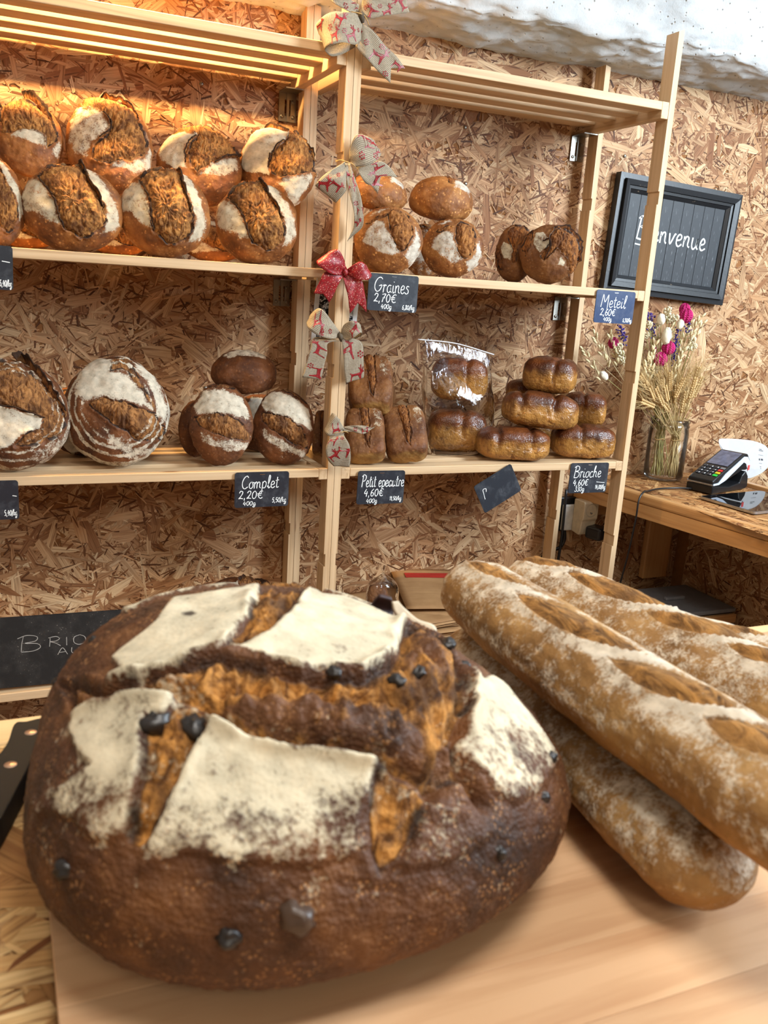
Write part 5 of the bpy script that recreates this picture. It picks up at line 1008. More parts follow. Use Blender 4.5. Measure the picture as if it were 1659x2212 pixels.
strip('tail', b, [((470, 920, -.012), (510, 930, -.012)), ((270, 900, -.018), (395, 960, -.018)), ((225, 1010, -.018), (390, 1060, -.018)), ((190, 1150, -.014), (360, 1170, -.014)), ((145, 1285, -.010), (330, 1310, -.010))], BURLAP, Y0, [(Dr, .46, .55, .028, 2.9), (Sn, .78, .25, .012, 0), (Dr, .90, .72, .024, .0), (Sn, .2, .75, .01, 0)], conv=c3)
strip('tail', b, [((525, 900, -.012), (560, 890, -.012)), ((540, 960, -.018), (720, 940, -.018)), ((550, 1100, -.018), (745, 1090, -.018)), ((560, 1240, -.014), (750, 1220, -.014)), ((570, 1345, -.010), (748, 1290, -.010))], BURLAP, Y0, [(Dr, .40, .2, .030, 1.9), (Sn, .45, .85, .013, 0), (Dr, .86, .62, .028, 1.6)], conv=c3)
obj('knot', make_mesh('knot', *tube_mesh('k', [at(*c3(505, 850), y=Y0-.012), at(*c3(520, 885), y=Y0-.020), at(*c3(530, 930), y=Y0-.012)], [.003, .0055, .003], 10)), BURLAP, b)
b = thing('ribbon_bow', 'small burlap reindeer bow at the foot of the ribbons beside the spelt loaves', 'bow', at(740, 932, y=Y0))
strip('loop', b, [((540, 1820, -.012), (560, 1790, -.012)), ((470, 1850, -.022), (520, 1720, -.022)), ((400, 1855, -.024), (470, 1650, -.024)), ((365, 1800, -.012), (440, 1640, -.012)), ((440, 1830, 0), (520, 1700, 0))], BURLAP, Y0, [(Dr, .3, .45, .022, 2.6)], conv=c3)
strip('tail', b, [((545, 1810, -.012), (550, 1770, -.012)), ((640, 1820, -.020), (650, 1755, -.020)), ((760, 1835, -.024), (760, 1760, -.024)), ((860, 1760, -.02), (840, 1785, -.02))], BURLAP, Y0, [(Dr, .68, .35, .016, .1), (Sn, .4, .5, .009, 0)], conv=c3)
strip('loop', b, [((530, 1830, -.012), (560, 1830, -.012)), ((430, 1880, -.026), (560, 1860, -.030)), ((375, 1980, -.026), (610, 1950, -.032)), ((400, 2090, -.022), (620, 2050, -.026)), ((450, 2150, -.014), (610, 2160, -.014))], BURLAP, Y0, [(Dr, .62, .78, .026, 1.2), (Dr, .35, .25, .018, 1.4), (Sn, .3, .8, .010, 0), (Dr, .7, .3, .018, 2.0)], conv=c3)
twine(b, [(365, 1800, -.006), (450, 1830, -.024), (560, 1815, -.022), (600, 1830, -.012)], Y0, c3, .0007)
# card in a plastic sleeve behind the post
MC, cw, ch = px_frame([(684, 590), (781, 602), (764, 745), (673, 735)], .060)
def card_mat():
    t = NT('black_and_white_print'); v = t.coord('Object'); n = t.noise(v, 90, 5, .7, .8); return t.fin(t.ramp(n, [(.46, srgb(18, 20, 24)), (.52, srgb(60, 66, 74)), (.58, srgb(226, 230, 236))]), .2, .5)
cdv = tag(obj('photo_card', make_mesh('photo_card', *prism(round_rect(cw, ch, .002, 2), -.0008, .0008), smooth=False), plain('white_card', srgb(228, 236, 248), .25, .5), None, MC), 'white bordered photo card tucked behind the post under the red bow', 'card')
obj('photo_print', make_mesh('photo_print', *prism(round_rect(cw-.020, ch-.016, .001, 2), .0009, .0011), smooth=False), card_mat(), cdv, MC)

# ------------------------------------------------------------------ bottom shelf: loaf, paper bags, bagged bread
BOTZ = SHELF['bottom']
px_loaf('miche', 'ragged burnt miche on the bottom shelf peeping over the big loaf', 517, 1318, 90, 78, .12, M_MICHE, rot(PA4, 25), 91, rest=BOTZ, tilt=28, lip=.10, yaw=15, group='large miches')
def paper_mat():
    t = NT('brown_kraft_paper'); v = t.coord('Object', rand=True); n = t.noise(v, 9, 4); m = t.coord('Object', (4, 160, 1), rand=True); n2 = t.noise(m, 1, 2)
    c = t.mix(t.ramp(n, [(.4, 0.0), (.65, 1.0)]), srgb(150, 112, 74), srgb(172, 134, 92)); c = t.mix(t.ramp(n2, [(.5, 0.0), (.7, .3)]), c, srgb(132, 96, 62)); t.bump(n2, .2, .001); return t.fin(c, .75, .2)
KRAFT = paper_mat(); RED_INK = plain('red_ink', srgb(168, 44, 34), .6, .3)
Rp = random.Random(12)
def bag_mesh(w, l, t, sag, seed):
    nx, ny = 10, 14; V = []; F = []; R = random.Random(seed); ph = R.uniform(0, 6)
    for s in (0, 1):
        for j in range(ny+1):
            for i in range(nx+1):
                x = -w/2+w*i/nx; y = -l/2+l*j/ny; e = min(i, nx-i, 2)/2*min(j, ny-j, 2)/2
                V.append((x, y, sag*math.sin(j/ny*2.2+ph)*.5+(t*(.25+.75*e) if s else 0)+.0012*math.sin(i*.9+ph)*(i/nx)))
    m = (nx+1)*(ny+1)
    for j in range(ny):
        for i in range(nx): q = j*(nx+1)+i; F.append((q, q+nx+1, q+nx+2, q+1)); F.append((m+q, m+q+1, m+q+nx+2, m+q+nx+1))
    for i in range(nx): q = i; F.append((q, q+1, m+q+1, m+q)); q = ny*(nx+1)+i; F.append((q+1, q, m+q, m+q+1))
    for j in range(ny): q = j*(nx+1); F.append((q+nx+1, q, m+q, m+q+nx+1)); q = q+nx; F.append((q, q+nx+1, m+q+nx+1, m+q))
    return V, F
bag_meshes = [make_mesh('paper_bag', *bag_mesh(.215, .255, .0040, .0012, s)) for s in range(4)]
z = BOTZ+.0012; nb = 9
words = ('lowest', 'second lowest', 'third lowest', 'fourth lowest', 'middle one', 'fourth from the top', 'third from the top', 'second from the top', 'top flat one')
for i in range(nb):
    a = math.radians(Rp.uniform(-3, 3)+(9 if i > 5 else 0)); x = .262+Rp.uniform(-.012, .012)-(.02 if i > 5 else 0); y = .150+Rp.uniform(-.012, .008)
    o = obj('paper_bag', bag_meshes[i % 4], KRAFT, None, T(x, y, z) @ Matrix.Rotation(a, 4, 'Z')); z += .0056
    tag(o, 'brown paper bag in the flat stack on the bottom shelf, %s' % words[i], 'paper bag', 'flat paper bags stacked on the bottom shelf')
for (u, v, rz, tx, lab) in ((945, 1262, -14, 4, 'brown paper bag with red printed band lying askew on top of the stack'), (990, 1282, -24, 3, 'brown paper bag with dark red band slipping off the stack behind the baguettes')):
    P = at(u, v, y=.20); zz = z+.018 if tx == 4 else z+.003
    Mx = T(.375 if tx == 4 else .40, .19 if tx == 4 else .165, zz) @ Matrix.Rotation(math.radians(rz), 4, 'Z') @ Matrix.Rotation(math.radians(tx), 4, 'X')
    o = tag(obj('paper_bag', bag_meshes[0], KRAFT, None, Mx), lab, 'paper bag', 'printed paper bags on the stack')
    obj('red_print', box_me('red_print', .15, .03, .0008), RED_INK, o, Mx @ T(.0, .075, .0052))
for i in range(3):
    o = obj('paper_bag', bag_meshes[i], KRAFT, None, T(.090+.008*i, .16, BOTZ+.0012+i*.0056) @ Matrix.Rotation(math.radians(-4+3*i), 4, 'Z') @ Matrix.Scale(.62, 4, (1, 0, 0)))
    tag(o, ('narrow brown paper bag lying at the bottom beside the shelf post', 'narrow brown paper bag in the middle of three beside the shelf post', 'narrow brown paper bag on top of three beside the shelf post')[i], 'paper bag', 'narrow paper bags by the post')
P = at(826, 1288, y=.045); s = depth(P)/FPX
zt = z+.001
loaf('rye_loaf', 'small dark rye loaf wrapped in clear plastic by the paper bags', 'bread', (P[0], .075, zt+.04), face_rot(20, 14), M_SPELT, .026, .040, .024, .02, [], 95, k=3.2, res=(50, 80), rest=zt+.002)
wb = px_bag('bread_wrapper', 'clear twisted plastic wrapper around the small dark loaf on the paper bags', 'plastic bag', [(822, 1226), (826, 1238), (818, 1246), (797, 1262), (792, 1290), (792, 1330)], [(832, 1226), (830, 1238), (842, 1246), (858, 1262), (860, 1290), (860, 1330)], [.004, .003, .012, .026, .028, .028], .062, FILM, 8, 32, .003)
obj('wrapper_label', box_me('wrapper_label', .052, .030, .0006), plain('white_label_paper', srgb(225, 218, 208), .6), wb, T(*(at(826, 1306, y=.028))))

# ------------------------------------------------------------------ bench at the side with card terminal, tablet and bouquet
BZ = .63
bn = thing('side_bench', 'varnished pine side bench with strand board top under the card terminal', 'bench', (1.1, -.2, 0))
fl_ = [np.array([.853, .312]), np.array([1.085, -.98])]; rr_ = [np.array([1.285, .312]), np.array([1.36, -.98])]
dv = (fl_[1]-fl_[0]); dv /= np.linalg.norm(dv); nv_ = np.array([-dv[1], dv[0]])
if nv_[0] < 0: nv_ = -nv_
tp = [fl_[0]+nv_*.03, fl_[1]+nv_*.03, rr_[1], rr_[0]]
Vt, Ft = prism([tuple(p) for p in tp], BZ-.022, BZ-.0025); bt = obj('bench_top', make_mesh('bench_top', Vt, Ft, smooth=False), OSB_BASE, bn)
fl_o = flakes('strand_surface', bt, T(0, 0, BZ-.0025), .93, 1.28, -.95, .305, 2400, 1600, 9, .0014, [(204, 158, 104), (190, 142, 90), (176, 126, 76), (212, 170, 118), (158, 110, 66)])
def edge_board(name, a, b, off0, off1, z0, z1, mat, bev):
    c = (a+b)/2+nv_*(off0+off1)/2; L = np.linalg.norm(b-a); ang = math.atan2(dv[1], dv[0])
    return obj(name, box_me(name, L, abs(off1-off0), z1-z0, bev, 3), mat, bn, T(c[0], c[1], (z0+z1)/2) @ Matrix.Rotation(ang, 4, 'Z'))
edge_board('nosing', fl_[0], fl_[1], 0, .0298, BZ-.026, BZ+.0012, PINE_D, .008)
edge_board('apron', fl_[0], fl_[1], .004, .026, BZ-.064, BZ-.0262, PINE_D, .002)
c = (rr_[0]+rr_[1])/2; L = np.linalg.norm(rr_[1]-rr_[0]); an = math.atan2(*(rr_[1]-rr_[0])[::-1])
obj('back_ledge', box_me('back_ledge', L, .022, .014, .003), PINE_D, bn, T(c[0]+.012, c[1], BZ+.005) @ Matrix.Rotation(an, 4, 'Z'))
board('cross_rail', PINE_D, bn, (.885, .286, BZ-.115), (1.29, .310, BZ-.0265), 'x')
board('leg', PINE_D, bn, (1.135, .292, .300), (1.228, .315, BZ-.117), 'z', .004)
for y in (-.9, -.35): board('leg', PINE_D, bn, (1.20, y, 0), (1.26, y+.05, BZ-.024), 'z')
sp_ = (rr_[0]+rr_[1])/2; obj('side_panel', box_me('side_panel', L, .016, BZ-.03, .001), OSB_BASE, bn, T(sp_[0]-.010, sp_[1], (BZ-.03)/2) @ Matrix.Rotation(an, 4, 'Z'))
flakes('strand_surface', [o for o in bn.children if o.name.startswith('side_panel')][0], T(sp_[0]-.0185, sp_[1], 0) @ Matrix.Rotation(an, 4, 'Z') @ Matrix(((1, 0, 0, 0), (0, 0, -1, 0), (0, 1, 0, 0), (0, 0, 0, 1))), -.60, .60, .01, BZ-.04, 3600, 2600, 17)
# low box in the shade under the bench
lb = thing('storage_box', 'low dark grey box with wooden edge in the shade under the bench', 'box', (1.16, .12, 0))
GREY = plain('grey_painted_lid', srgb(120, 122, 126), .5)
P1 = at(1440, 1300, y=.12)
obj('box_body', box_me('box_body', .26, .20, max(.06, P1[2]-.012), .003), plain('dark_box', srgb(60, 52, 46), .6), lb, T(1.12, .13, max(.06, P1[2]-.012)/2))
obj('box_lid', box_me('box_lid', .27, .21, .012, .003), GREY, lb, T(1.12, .13, max(.06, P1[2]-.012)+.0065))

bh_ = max(.06, P1[2]-.012)
for x in (1.012, 1.228): obj('corner_batten', box_me('corner_batten', .018, .012, bh_-.01, .002), PINE_D, lb, T(x, .024, bh_/2))
obj('wooden_edge', box_me('wooden_edge', .262, .014, .026, .003), PINE_D, lb, T(1.12, .0225, bh_-.015))
obj('lid_handle', box_me('lid_handle', .07, .014, .010, .003), GREY, lb, T(1.12, .13, bh_+.0175))

# card terminal on its charging stand
A0 = np.array([1.101, .029]); lx = np.array([.18, .053]); lx /= np.linalg.norm(lx); ly = np.array([-lx[1], lx[0]])
MT = Matrix(((lx[0], ly[0], 0, A0[0]), (lx[1], ly[1], 0, A0[1]), (0, 0, 1, BZ+.0016), (0, 0, 0, 1)))
tm = thing('card_terminal', 'black and white card payment terminal on the bench', 'card terminal', (A0[0], A0[1], BZ))
BLKP = plain('black_plastic', srgb(24, 25, 28), .3, .5); WHP = plain('white_plastic', srgb(206, 216, 232), .3, .5); SCR = plain('terminal_screen', srgb(96, 100, 120), .12, .5, 0, .35); KEY = plain('key_grey', srgb(46, 50, 58), .4)
def side_prism(poly, y0, y1):       # poly in (x, z)
    V, F = prism(poly, 0, 1); return [(x, y1+(y0-y1)*k, z) for x, z, k in V], F
def tpart(name, VF, mat, M=None, bev=0): 
    o = obj(name, make_mesh(name, *VF, smooth=False), mat, tm, MT if M is None else MT @ M)
    if bev: m = o.modifiers.new('round', 'BEVEL'); m.width = bev; m.segments = 3; m.limit_method = 'ANGLE'
    return o
tpart('charging_stand', side_prism([(0, 0), (.175, 0), (.187, .006), (.182, .036), (.166, .052), (.150, .040), (.140, .020), (.085, .014), (.0, .022)], .001, .081), BLKP, None, .003)
tpart('body', side_prism([(.001, .0235), (.001, .036), (.016, .044), (.150, .102), (.166, .100), (.186, .078), (.184, .062), (.168, .0535), (.150, .055), (.060, .028), (.03, .0235)], .003, .079), BLKP, None, .004)
for y0, y1 in ((.0012, .0030), (.0790, .0808)): tpart('side_band', side_prism([(.002, .0240), (.030, .0245), (.062, .034), (.146, .078), (.160, .073), (.176, .050), (.184, .056), (.187, .070), (.164, .092), (.146, .094), (.058, .052), (.028, .0300), (.002, .0285)], y0, y1), WHP)
tpart('front_band', boxVF((-.0008, .004, .0245), (.0012, .078, .0275)), plain('silver_trim', srgb(170, 168, 166), .3, .5, .6))
p0, p1 = np.array([.016, .0442]), np.array([.150, .1022]); sl_ = p1-p0; Ls = np.linalg.norm(sl_); ang = math.atan2(sl_[1], sl_[0])
MSl = T(p0[0], 0, p0[1]) @ Matrix.Rotation(-ang, 4, 'Y')
tpart('screen', boxVF((.064, .010, .0002), (.140, .072, .0012)), SCR, MSl)
for r in range(4):
    for k in range(4):
        mt = KEY if k else [plain('green_key', srgb(40, 190, 70), .4), plain('yellow_key', srgb(220, 190, 40), .4), plain('red_key', srgb(210, 40, 40), .4), plain('grey_key', srgb(120, 120, 122), .4)][r]
        tpart('key', boxVF((.006+r*.0132, .008+k*.0168, .0003), (.0145+r*.0132, .0205+k*.0168, .0018)), mt, MSl)
        if k: V, F = ribbon_lines(text_strokes('7410852*963,'.replace('*', '0')[(k-1)*4+r if (k-1)*4+r < 12 else 0], .0058)[0], .0011, .0020); tpart('key_print', ([(x*0+.0125+r*.0132-y, .0125+k*.0168-x+.0, z_) for x, y, z_ in V], F), CHALK, MSl)
tpart('red_button', boxVF((.170, .0002, .054), (.181, .0012, .068)), plain('red_plastic', srgb(220, 84, 80), .4))
# curling receipt behind the terminal
c4 = lambda x, y: (1380+x/5.946, 940+y/5.946)
rc = [(1060, 205), (1150, 195), (1330, 200), (1480, 215), (1590, 260), (1640, 340), (1648, 430), (1620, 520), (1560, 600), (1480, 660), (1405, 690), (1330, 640), (1200, 480), (1080, 300)]
rp = [at(*c4(*p), y=.185) for p in spline(rc, 4, True)]; rp = [p+np.array([0, .02*math.sin((p[0]-1.2)*14), 0]) for p in rp]
n = len(rp); V = rp+[p+np.array([0, .0006, 0]) for p in rp]; zmin = min(p[2] for p in rp)
if zmin < BZ+.003: V = [p+np.array([0, 0, BZ+.003-zmin]) for p in V]
rcpt = tag(obj('receipt', make_mesh('receipt', V, [tuple(range(n-1, -1, -1)), tuple(range(n, 2*n))]+[(i, (i+1) % n, n+(i+1) % n, n+i) for i in range(n)], smooth=False), plain('white_receipt_paper', srgb(206, 206, 208), .6, .3, 0, .03), None), 'white printed paper receipt curling up behind the card terminal', 'receipt')
INK = plain('receipt_ink', srgb(70, 70, 74), .7)
for (x, y, w, h) in ((1420, 255, 34, 8), (1470, 262, 40, 5), (1448, 300, 110, 7), (1442, 315, 130, 7), (1430, 372, 140, 3), (1480, 425, 28, 32), (1515, 430, 22, 24), (1545, 432, 22, 22), (1465, 480, 90, 4), (1436, 520, 110, 7), (1424, 540, 120, 7), (1405, 615, 26, 6)):
    q = [at(*c4(*p), y=.1843) for p in ((x, y), (x+w, y+w*.13), (x+w, y+w*.13+h), (x, y+h))]; q = [p+np.array([0, .02*math.sin((p[0]-1.2)*14), max(0, BZ+.003-zmin)]) for p in q]
    obj('print_mark', make_mesh('print_mark', q, [(0, 1, 2, 3)], smooth=False), INK, rcpt)
# tablet
tX = np.array([.176, .018]); tX /= np.linalg.norm(tX); tY = np.array([-tX[1], tX[0]]); tw_, tl_ = .245, .175
cT = np.array([1.030, .002])+tX*tw_/2-tY*tl_/2
MTab = Matrix(((tX[0], tY[0], 0, cT[0]), (tX[1], tY[1], 0, cT[1]), (0, 0, 1, BZ+.0018), (0, 0, 0, 1)))
tb = tag(obj('tablet', make_mesh('tablet', *prism(round_rect(tw_, tl_, .012, 6), 0, .0066), smooth=False), plain('silver_tablet_edge', srgb(186, 188, 192), .28, .5, .9), None, MTab), 'silver edged tablet lying face up with a glossy dark screen on the bench', 'tablet')
gs = plain('glossy_screen', srgb(14, 15, 18), .03, .6, 0, .1); obj('screen', make_mesh('screen', *prism(round_rect(tw_-.004, tl_-.004, .011, 6), .0066, .0071), smooth=False), gs, tb, MTab)
for i in range(9): obj('speaker_hole', box_me('speaker_hole', .0012, .0008, .0016), BLKP, tb, MTab @ T(-tw_/2-.0002, 0, 0) @ T(0, -.055+i*.004, .0035))
# cable of the terminal over the bench edge
cpts = [(1.088, .088, BZ+.006), (1.04, .105, BZ+.005), (.98, .105, BZ+.0045), (.93, .085, BZ+.005), (.9, .066, BZ+.008), (.878, .055, BZ-.01), (.872, .05, BZ-.06), (.862, .05, BZ-.16), (.845, .05, BZ-.28), (.85, .05, BZ-.42), (.86, .06, .02)]
V, F = tube_mesh('c', spline(cpts, 8), .0024, 8); tag(obj('power_cable', make_mesh('power_cable', V, F), BLKP), 'thin black cable running from the terminal over the bench edge', 'cable')

# socket with adapter and plug on the wall
Ps = at(1222, 1112, y=WALL_Y-.01); sx0, sz0 = Ps[0], Ps[2]
so = thing('wall_socket', 'white wall socket with beige double adapter and black plug beside the bench', 'socket', (sx0, WALL_Y, sz0))
WPL = plain('white_socket_plate', srgb(214, 212, 206), .4); BEI = plain('beige_adapter', srgb(214, 198, 168), .4)
obj('back_box', box_me('back_box', .062, .016, .100, .003), BLKP, so, T(sx0-.004, WALL_Y-.009, sz0+.004))
obj('plate', box_me('plate', .058, .012, .076, .003), WPL, so, T(sx0+.008, WALL_Y-.0235, sz0-.004))
ad = obj('adapter', make_mesh('adapter', *[x for x in side_prism([(0, -.050), (0, .046), (-.045, .046), (-.050, .042), (-.050, -.004), (-.044, -.012), (-.040, -.048), (-.034, -.054)], 0, .050)], smooth=False), BEI, so, T(sx0+.010, WALL_Y-.030, sz0+.008) @ Matrix(((0, 1, 0, 0), (1, 0, 0, 0), (0, 0, 1, 0), (0, 0, 0, 1))))
bvm = ad.modifiers.new('round', 'BEVEL'); bvm.width = .005; bvm.segments = 3; bvm.limit_method = 'ANGLE'
FY = WALL_Y-.0803
obj('socket_well', make_mesh('socket_well', *lathe([(0, -.004), (.0165, -.004), (.0168, .0008), (.0195, .0010), (.0198, 0)], 32)), plain('socket_inside', srgb(196, 184, 160), .45), so, T(sx0+.035, FY+.001, sz0+.029) @ FRONT)
obj('pin_hole', make_mesh('pin_hole', *lathe([(0, .0), (.003, 0)], 12)), BLKP, so, T(sx0+.036, FY+.0042, sz0+.036) @ FRONT)
obj('earth_pin', make_mesh('earth_pin', *tube_mesh('p', [(0, 0, 0), (0, 0, .010)], .0022, 10)), STEEL, so, T(sx0+.034, FY+.005, sz0+.022) @ FRONT)
obj('plug', box_me('plug', .050, .052, .036, .008, 3), BLKP, so, T(sx0+.047, FY-.022, sz0-.030) @ Matrix.Rotation(.35, 4, 'Z'))
V, F = tube_mesh('c', spline([(sx0+.0, WALL_Y-.012, sz0-.046), (sx0+.002, WALL_Y-.014, sz0-.075), (sx0-.012, WALL_Y-.014, sz0-.098), (sx0-.04, WALL_Y-.012, sz0-.106), (sx0-.07, WALL_Y-.010, sz0-.13)], 8), .0052, 10); obj('cord', make_mesh('cord', V, F), BLKP, so)
V, F = tube_mesh('c', spline([(.80, .27, .60), (.806, .275, .45), (.80, .28, .25), (.80, .28, .05)], 8), .004, 8); tag(obj('power_cable', make_mesh('power_cable', V, F), BLKP), 'black cable hanging in the shade behind the right front post', 'cable')

# ------------------------------------------------------------------ glass jar with dried flowers
JC = np.array([1.108, .238]); jz = BZ+.0014; jr = .056; jh = .176
outer = [(0, 0), (.046, 0), (.053, .004), (jr, .012), (jr, .135), (.054, .148), (.0535, .152), (.0555, .154), (.0555, .158), (.0535, .160), (.0535, .166), (.0555, .168), (.0555, .172), (.053, jh)]
inner = [(.0505, jh), (.0505, .150), (.0530, .134), (.0530, .014), (.047, .007), (0, .006)]
tag(obj('glass_jar', make_mesh('glass_jar', *lathe(outer+inner, 56)), GLASS, None, T(JC[0], JC[1], jz)), 'clear screw-neck glass jar holding dried flowers on the bench', 'jar')
STRAW = plain('dried_straw', srgb(196, 170, 120), .7, .2, 0, .25); STEMG = plain('dried_green_stem', srgb(150, 140, 88), .7, .2, 0, .25); CREAM = plain('cream_dried_flower', srgb(226, 214, 182), .8, .2, 0, .1); FLUFF = plain('fluffy_grass_head', srgb(236, 228, 206), .9, .1, 0, .06)
PINK = plain('pink_globe_flower', srgb(184, 44, 108), .7, .2, 0, .25); PURP = plain('violet_dried_flower', srgb(74, 58, 130), .75, .2, 0, .3); OAT = plain('pale_oat_husk', srgb(222, 204, 160), .6, .3, 0, .15); WHEAT = plain('wheat_ear', srgb(206, 174, 122), .6, .3, 0, .22)
Rf = np.random.RandomState(21)
def ell(c, d, ln, r, n=6):
    """a small pointed grain at c along d"""
    d = np.asarray(d, float); d = d/np.linalg.norm(d); a = np.cross(d, [.3, .5, .8]); a /= np.linalg.norm(a); b_ = np.cross(d, a); V = [np.asarray(c)-d*ln/2]
    for f, k in ((-.2, .85), (.15, 1.0), (.34, .6)):
        for j in range(n): t = 2*math.pi*j/n; V.append(np.asarray(c)+d*ln*f+(a*math.cos(t)+b_*math.sin(t))*r*k)
    V.append(np.asarray(c)+d*ln/2); F = [(0, 1+(j+1) % n, 1+j) for j in range(n)]
    for q in range(2):
        for j in range(n): F.append((1+q*n+j, 1+q*n+(j+1) % n, 1+(q+1)*n+(j+1) % n, 1+(q+1)*n+j))
    F += [(1+2*n+j, 1+2*n+(j+1) % n, len(V)-1) for j in range(n)]; return V, F
def hair(a, b, r=.0004): 
    a, b = np.asarray(a, float), np.asarray(b, float); m_ = (a+b)/2+Rf.normal(0, .004, 3); return tube_mesh('h', [a, m_, b], [r, r*.8, r*.3], 3, False)
dfb = thing('dried_bouquet', 'tied bouquet of dried pink, violet and cream flowers in the jar', 'dried flowers', (JC[0]-.02, JC[1], jz+.01))
wsh = thing('wheat_sheaf', 'tied sheaf of dried bearded wheat in the jar', 'dried flowers', (JC[0]+.015, JC[1]-.01, jz+.01))
ymax = .285
def stem_to(head, kind, mat=STEMG, r=.0011):
    root = wsh if kind == 'w' else dfb
    tie = np.array([JC[0]+(.020 if kind == 'w' else -.022), JC[1]+(-.012 if kind == 'w' else .010), jz+.115]) + np.r_[Rf.normal(0, .006, 2), 0]
    ft = tie+np.array([0, 0, -.106])-np.r_[(np.asarray(head)-tie)[:2]*.10, 0]+np.r_[Rf.normal(0, .012, 2), 0]
    off = ft[:2]-JC; rr = np.hypot(*off)
    if rr > .044: ft[:2] = JC+off*.044/rr
    nk = tie+(np.asarray(head)-tie)*.25; off = nk[:2]-JC; rr = np.hypot(*off)
    if nk[2] < jz+jh+.01 and rr > .045: nk[:2] = JC+off*.045/rr
    P = spline([ft, tie, nk, np.asarray(head)], 6); V, F = tube_mesh('s', P, r, 5); obj('stem', make_mesh('stem', V, F), mat, root); d = P[-1]-P[-3]; return d/np.linalg.norm(d)
def H(u, v, y): return at(u, v, y=min(y, ymax))
for (u, v, r_) in ((1482, 682, .017), (1479, 668, .014), (1444, 752, .0165), (1427, 776, .0165), (1325, 741, .013), (1414, 757, .007), (1394, 796, .006)):      # pink globes
    c = H(u, v, .19 if r_ > .015 else .24); stem_to(c, 'f'); Nn_, Fn_ = sphere_grid(22, 30); bump_ = 1+.13*np.sign(np.sin(np.arccos(Nn_[:, 2])*11))*np.sin(np.arctan2(Nn_[:, 1], Nn_[:, 0])*10+np.arccos(Nn_[:, 2])*11)
    obj('pink_globe_flower', make_mesh('pink_globe_flower', Nn_*r_*bump_[:, None]*np.array([1, 1, 1.1]), Fn_, smooth=False), PINK, dfb, T(*c))
for (u, v, n_, ln) in ((1408, 692, 40, .05), (1462, 724, 60, .07), (1456, 748, 44, .05), (1341, 712, 40, .05), (1438, 797, 16, .018), (1487, 702, 16, .02), (1403, 681, 24, .03)):   # violet sprigs
    c = H(u, v, .21); d = stem_to(c, 'f'); pt = [ell(c+d*Rf.uniform(-ln, ln*.3)+Rf.normal(0, .005, 3), Rf.normal(0, 1, 3)+d, Rf.uniform(.006, .010), .0022, 5) for _ in range(n_)]
    obj('violet_sprig', make_mesh('violet_sprig', *join(pt)), PURP, dfb)
for (u, v, r_) in ((1446, 688, .019), (1443, 672, .014), (1402, 702, .013), (1497, 734, .011), (1500, 748, .010), (1490, 754, .010), (1408, 715, .012), (1418, 728, .012), (1340, 765, .014), (1347, 780, .014), (1338, 748, .011), (1420, 704, .010), (1396, 724, .012), (1460, 686, .011)):   # cream straw flowers
    c = H(u, v, .20+Rf.uniform(-.02, .03)); d = stem_to(c, 'f'); pt = []
    for _ in range(34):
        q = Rf.normal(0, 1, 3); q /= np.linalg.norm(q); pt.append(ell(c+q*r_*.55, q+d*.6, r_*.9, r_*.20, 5))
    obj('cream_straw_flower', make_mesh('cream_straw_flower', *join(pt)), CREAM, dfb)
for (u, v, ln, r_, tilt) in ((1304, 812, .030, .0105, (-.6, 0, .5)), (1440, 726, .046, .0125, (.05, 0, 1)), (1428, 690, .030, .011, (-.1, 0, 1)), (1470, 700, .03, .009, (.3, 0, 1))):        # hare's tail grass
    c = H(u, v, .19); stem_to(c, 'f'); d = np.array(tilt)/np.linalg.norm(tilt); Nn_, Fn_ = sphere_grid(16, 22); P_ = Nn_*np.array([r_, r_, ln/2])*(1+.16*fbm(Nn_*7+u, 2))[:, None]
    q = Vector((0, 0, 1)).rotation_difference(Vector(d)).to_matrix().to_4x4(); obj('grass_head', make_mesh('grass_head', P_, Fn_), FLUFF, dfb, T(*c) @ q)
def oat(u, v, y, dirx, ln, n_):
    c = H(u, v, y); d0 = stem_to(c, 'f', OAT, .0008); d = np.array([dirx, 0, 1.0]); d /= np.linalg.norm(d); pt = []
    for k in range(n_):
        t = k/n_; b0 = c-d*ln*(1-t); sd = Rf.choice([-1, 1]); e = d+np.array([sd*.45, Rf.normal(0, .25), .0]); e /= np.linalg.norm(e); g = b0+e*Rf.uniform(.010, .018); g[1] = min(g[1], .298); pt.append(ell(g, e, .020, .0036, 5)); pt.append(hair(b0, g, .0004)); tip = g+e*.022; tip[1] = min(tip[1], .30); pt.append(hair(g, tip, .0003))
    obj('oat_spray', make_mesh('oat_spray', *join(pt)), OAT, dfb)
for a in ((1283, 722, .20, -.7, .11, 12), (1258, 752, .22, -.9, .12, 11), (1316, 722, .23, -.5, .1, 12), (1512, 684, .20, .45, .12, 14), (1522, 694, .22, .6, .12, 12), (1495, 690, .24, .35, .12, 14), (1412, 740, .18, -.05, .1, 14), (1398, 770, .18, -.15, .1, 14), (1425, 745, .22, .05, .1, 12), (1475, 760, .20, .3, .09, 12), (1390, 740, .25, -.2, .12, 14), (1450, 700, .25, .1, .12, 12)): oat(*a)
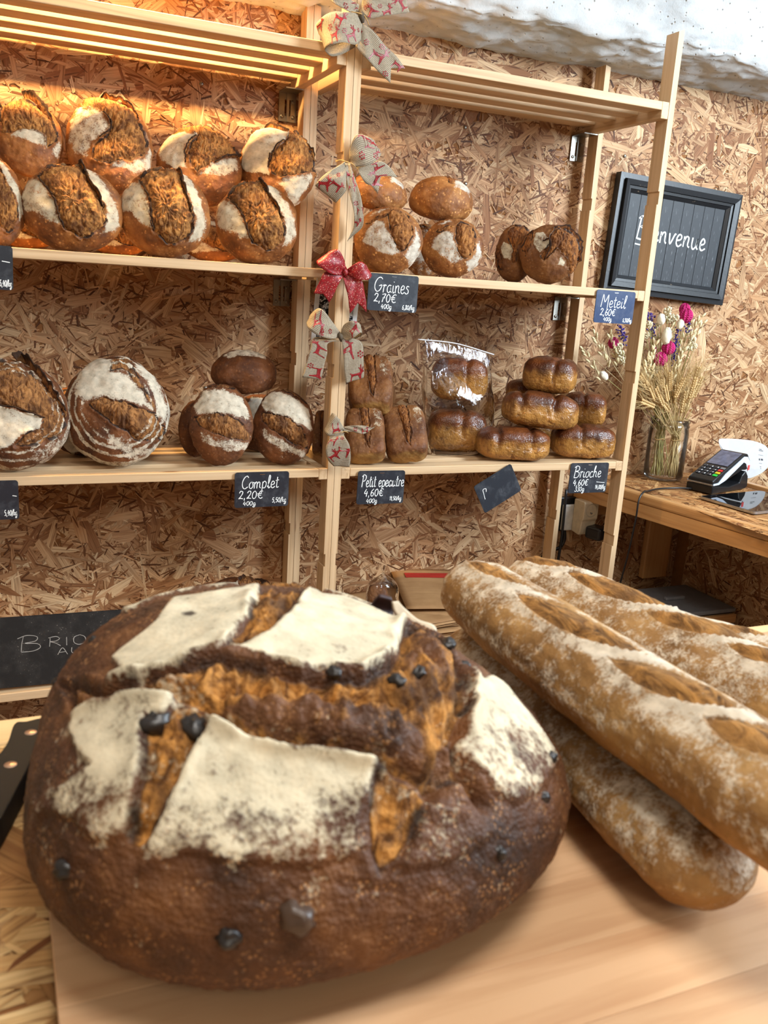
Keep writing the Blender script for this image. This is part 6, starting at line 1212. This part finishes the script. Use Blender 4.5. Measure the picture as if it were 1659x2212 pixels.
for (u, v) in ((1395, 826), (1415, 822), (1440, 808), (1462, 812), (1482, 826), (1497, 838), (1410, 850), (1432, 838), (1452, 836), (1385, 852), (1503, 816), (1474, 850), (1422, 868), (1445, 862), (1488, 862), (1400, 872), (1468, 838), (1456, 872), (1405, 836), (1425, 856), (1478, 868), (1390, 868), (1438, 876), (1495, 850), (1460, 850), (1448, 824), (1428, 822), (1410, 862), (1484, 845), (1470, 826), (1400, 842), (1440, 850), (1508, 836), (1380, 838)):   # bearded wheat
    head = H(u, v, .19+Rf.uniform(-.03, .05)); base = np.array([JC[0]+.020, JC[1]-.012, jz+.15]); d = head-base; d /= np.linalg.norm(d); d = d+Rf.normal(0, .22, 3)*np.array([1, .5, .5]); d /= np.linalg.norm(d)
    stem_to(head-d*.028, 'w', STRAW, .0010); pt = []
    for k in range(9):
        for sd in (-1, 1):
            t = k/8; a_ = np.cross(d, [0, 1, 0]); a_ /= np.linalg.norm(a_); cc = head+d*(t-.5)*.056; e = d+a_*sd*.42; g = cc+a_*sd*.0034; g[1] = min(g[1], .298); pt.append(ell(g, e, .0120, .0034, 5))
            tip = g+(d+a_*sd*.30+Rf.normal(0, .12, 3))*Rf.uniform(.05, .085); tip[1] = min(tip[1], .300); pt.append(hair(g, tip, .00062))
    obj('wheat_ear', make_mesh('wheat_ear', *join(pt)), WHEAT, wsh)
for k in range(26): hd = np.array([JC[0]+.02, JC[1]-.012, jz+.20])+Rf.normal(0, .02, 3); hd[1] = min(hd[1], .28); stem_to(hd, 'w', STRAW, .0012)
for k in range(9): hd = np.array([JC[0]-.03, JC[1]+.0, jz+.20])+Rf.normal(0, .015, 3); hd[1] = min(hd[1], .28); stem_to(hd, 'f', STEMG, .0013)
for root, c in ((wsh, (JC[0]+.020, JC[1]-.012)), (dfb, (JC[0]-.022, JC[1]+.010))):
    ring = [(c[0]+.015*math.cos(t), c[1]+.013*math.sin(t), jz+.115+.0018*math.sin(3*t)) for t in np.linspace(0, 2*math.pi, 20)]; obj('twine_tie', make_mesh('twine_tie', *tube_mesh('t', ring, .0014, 6, False)), TWINE, root)
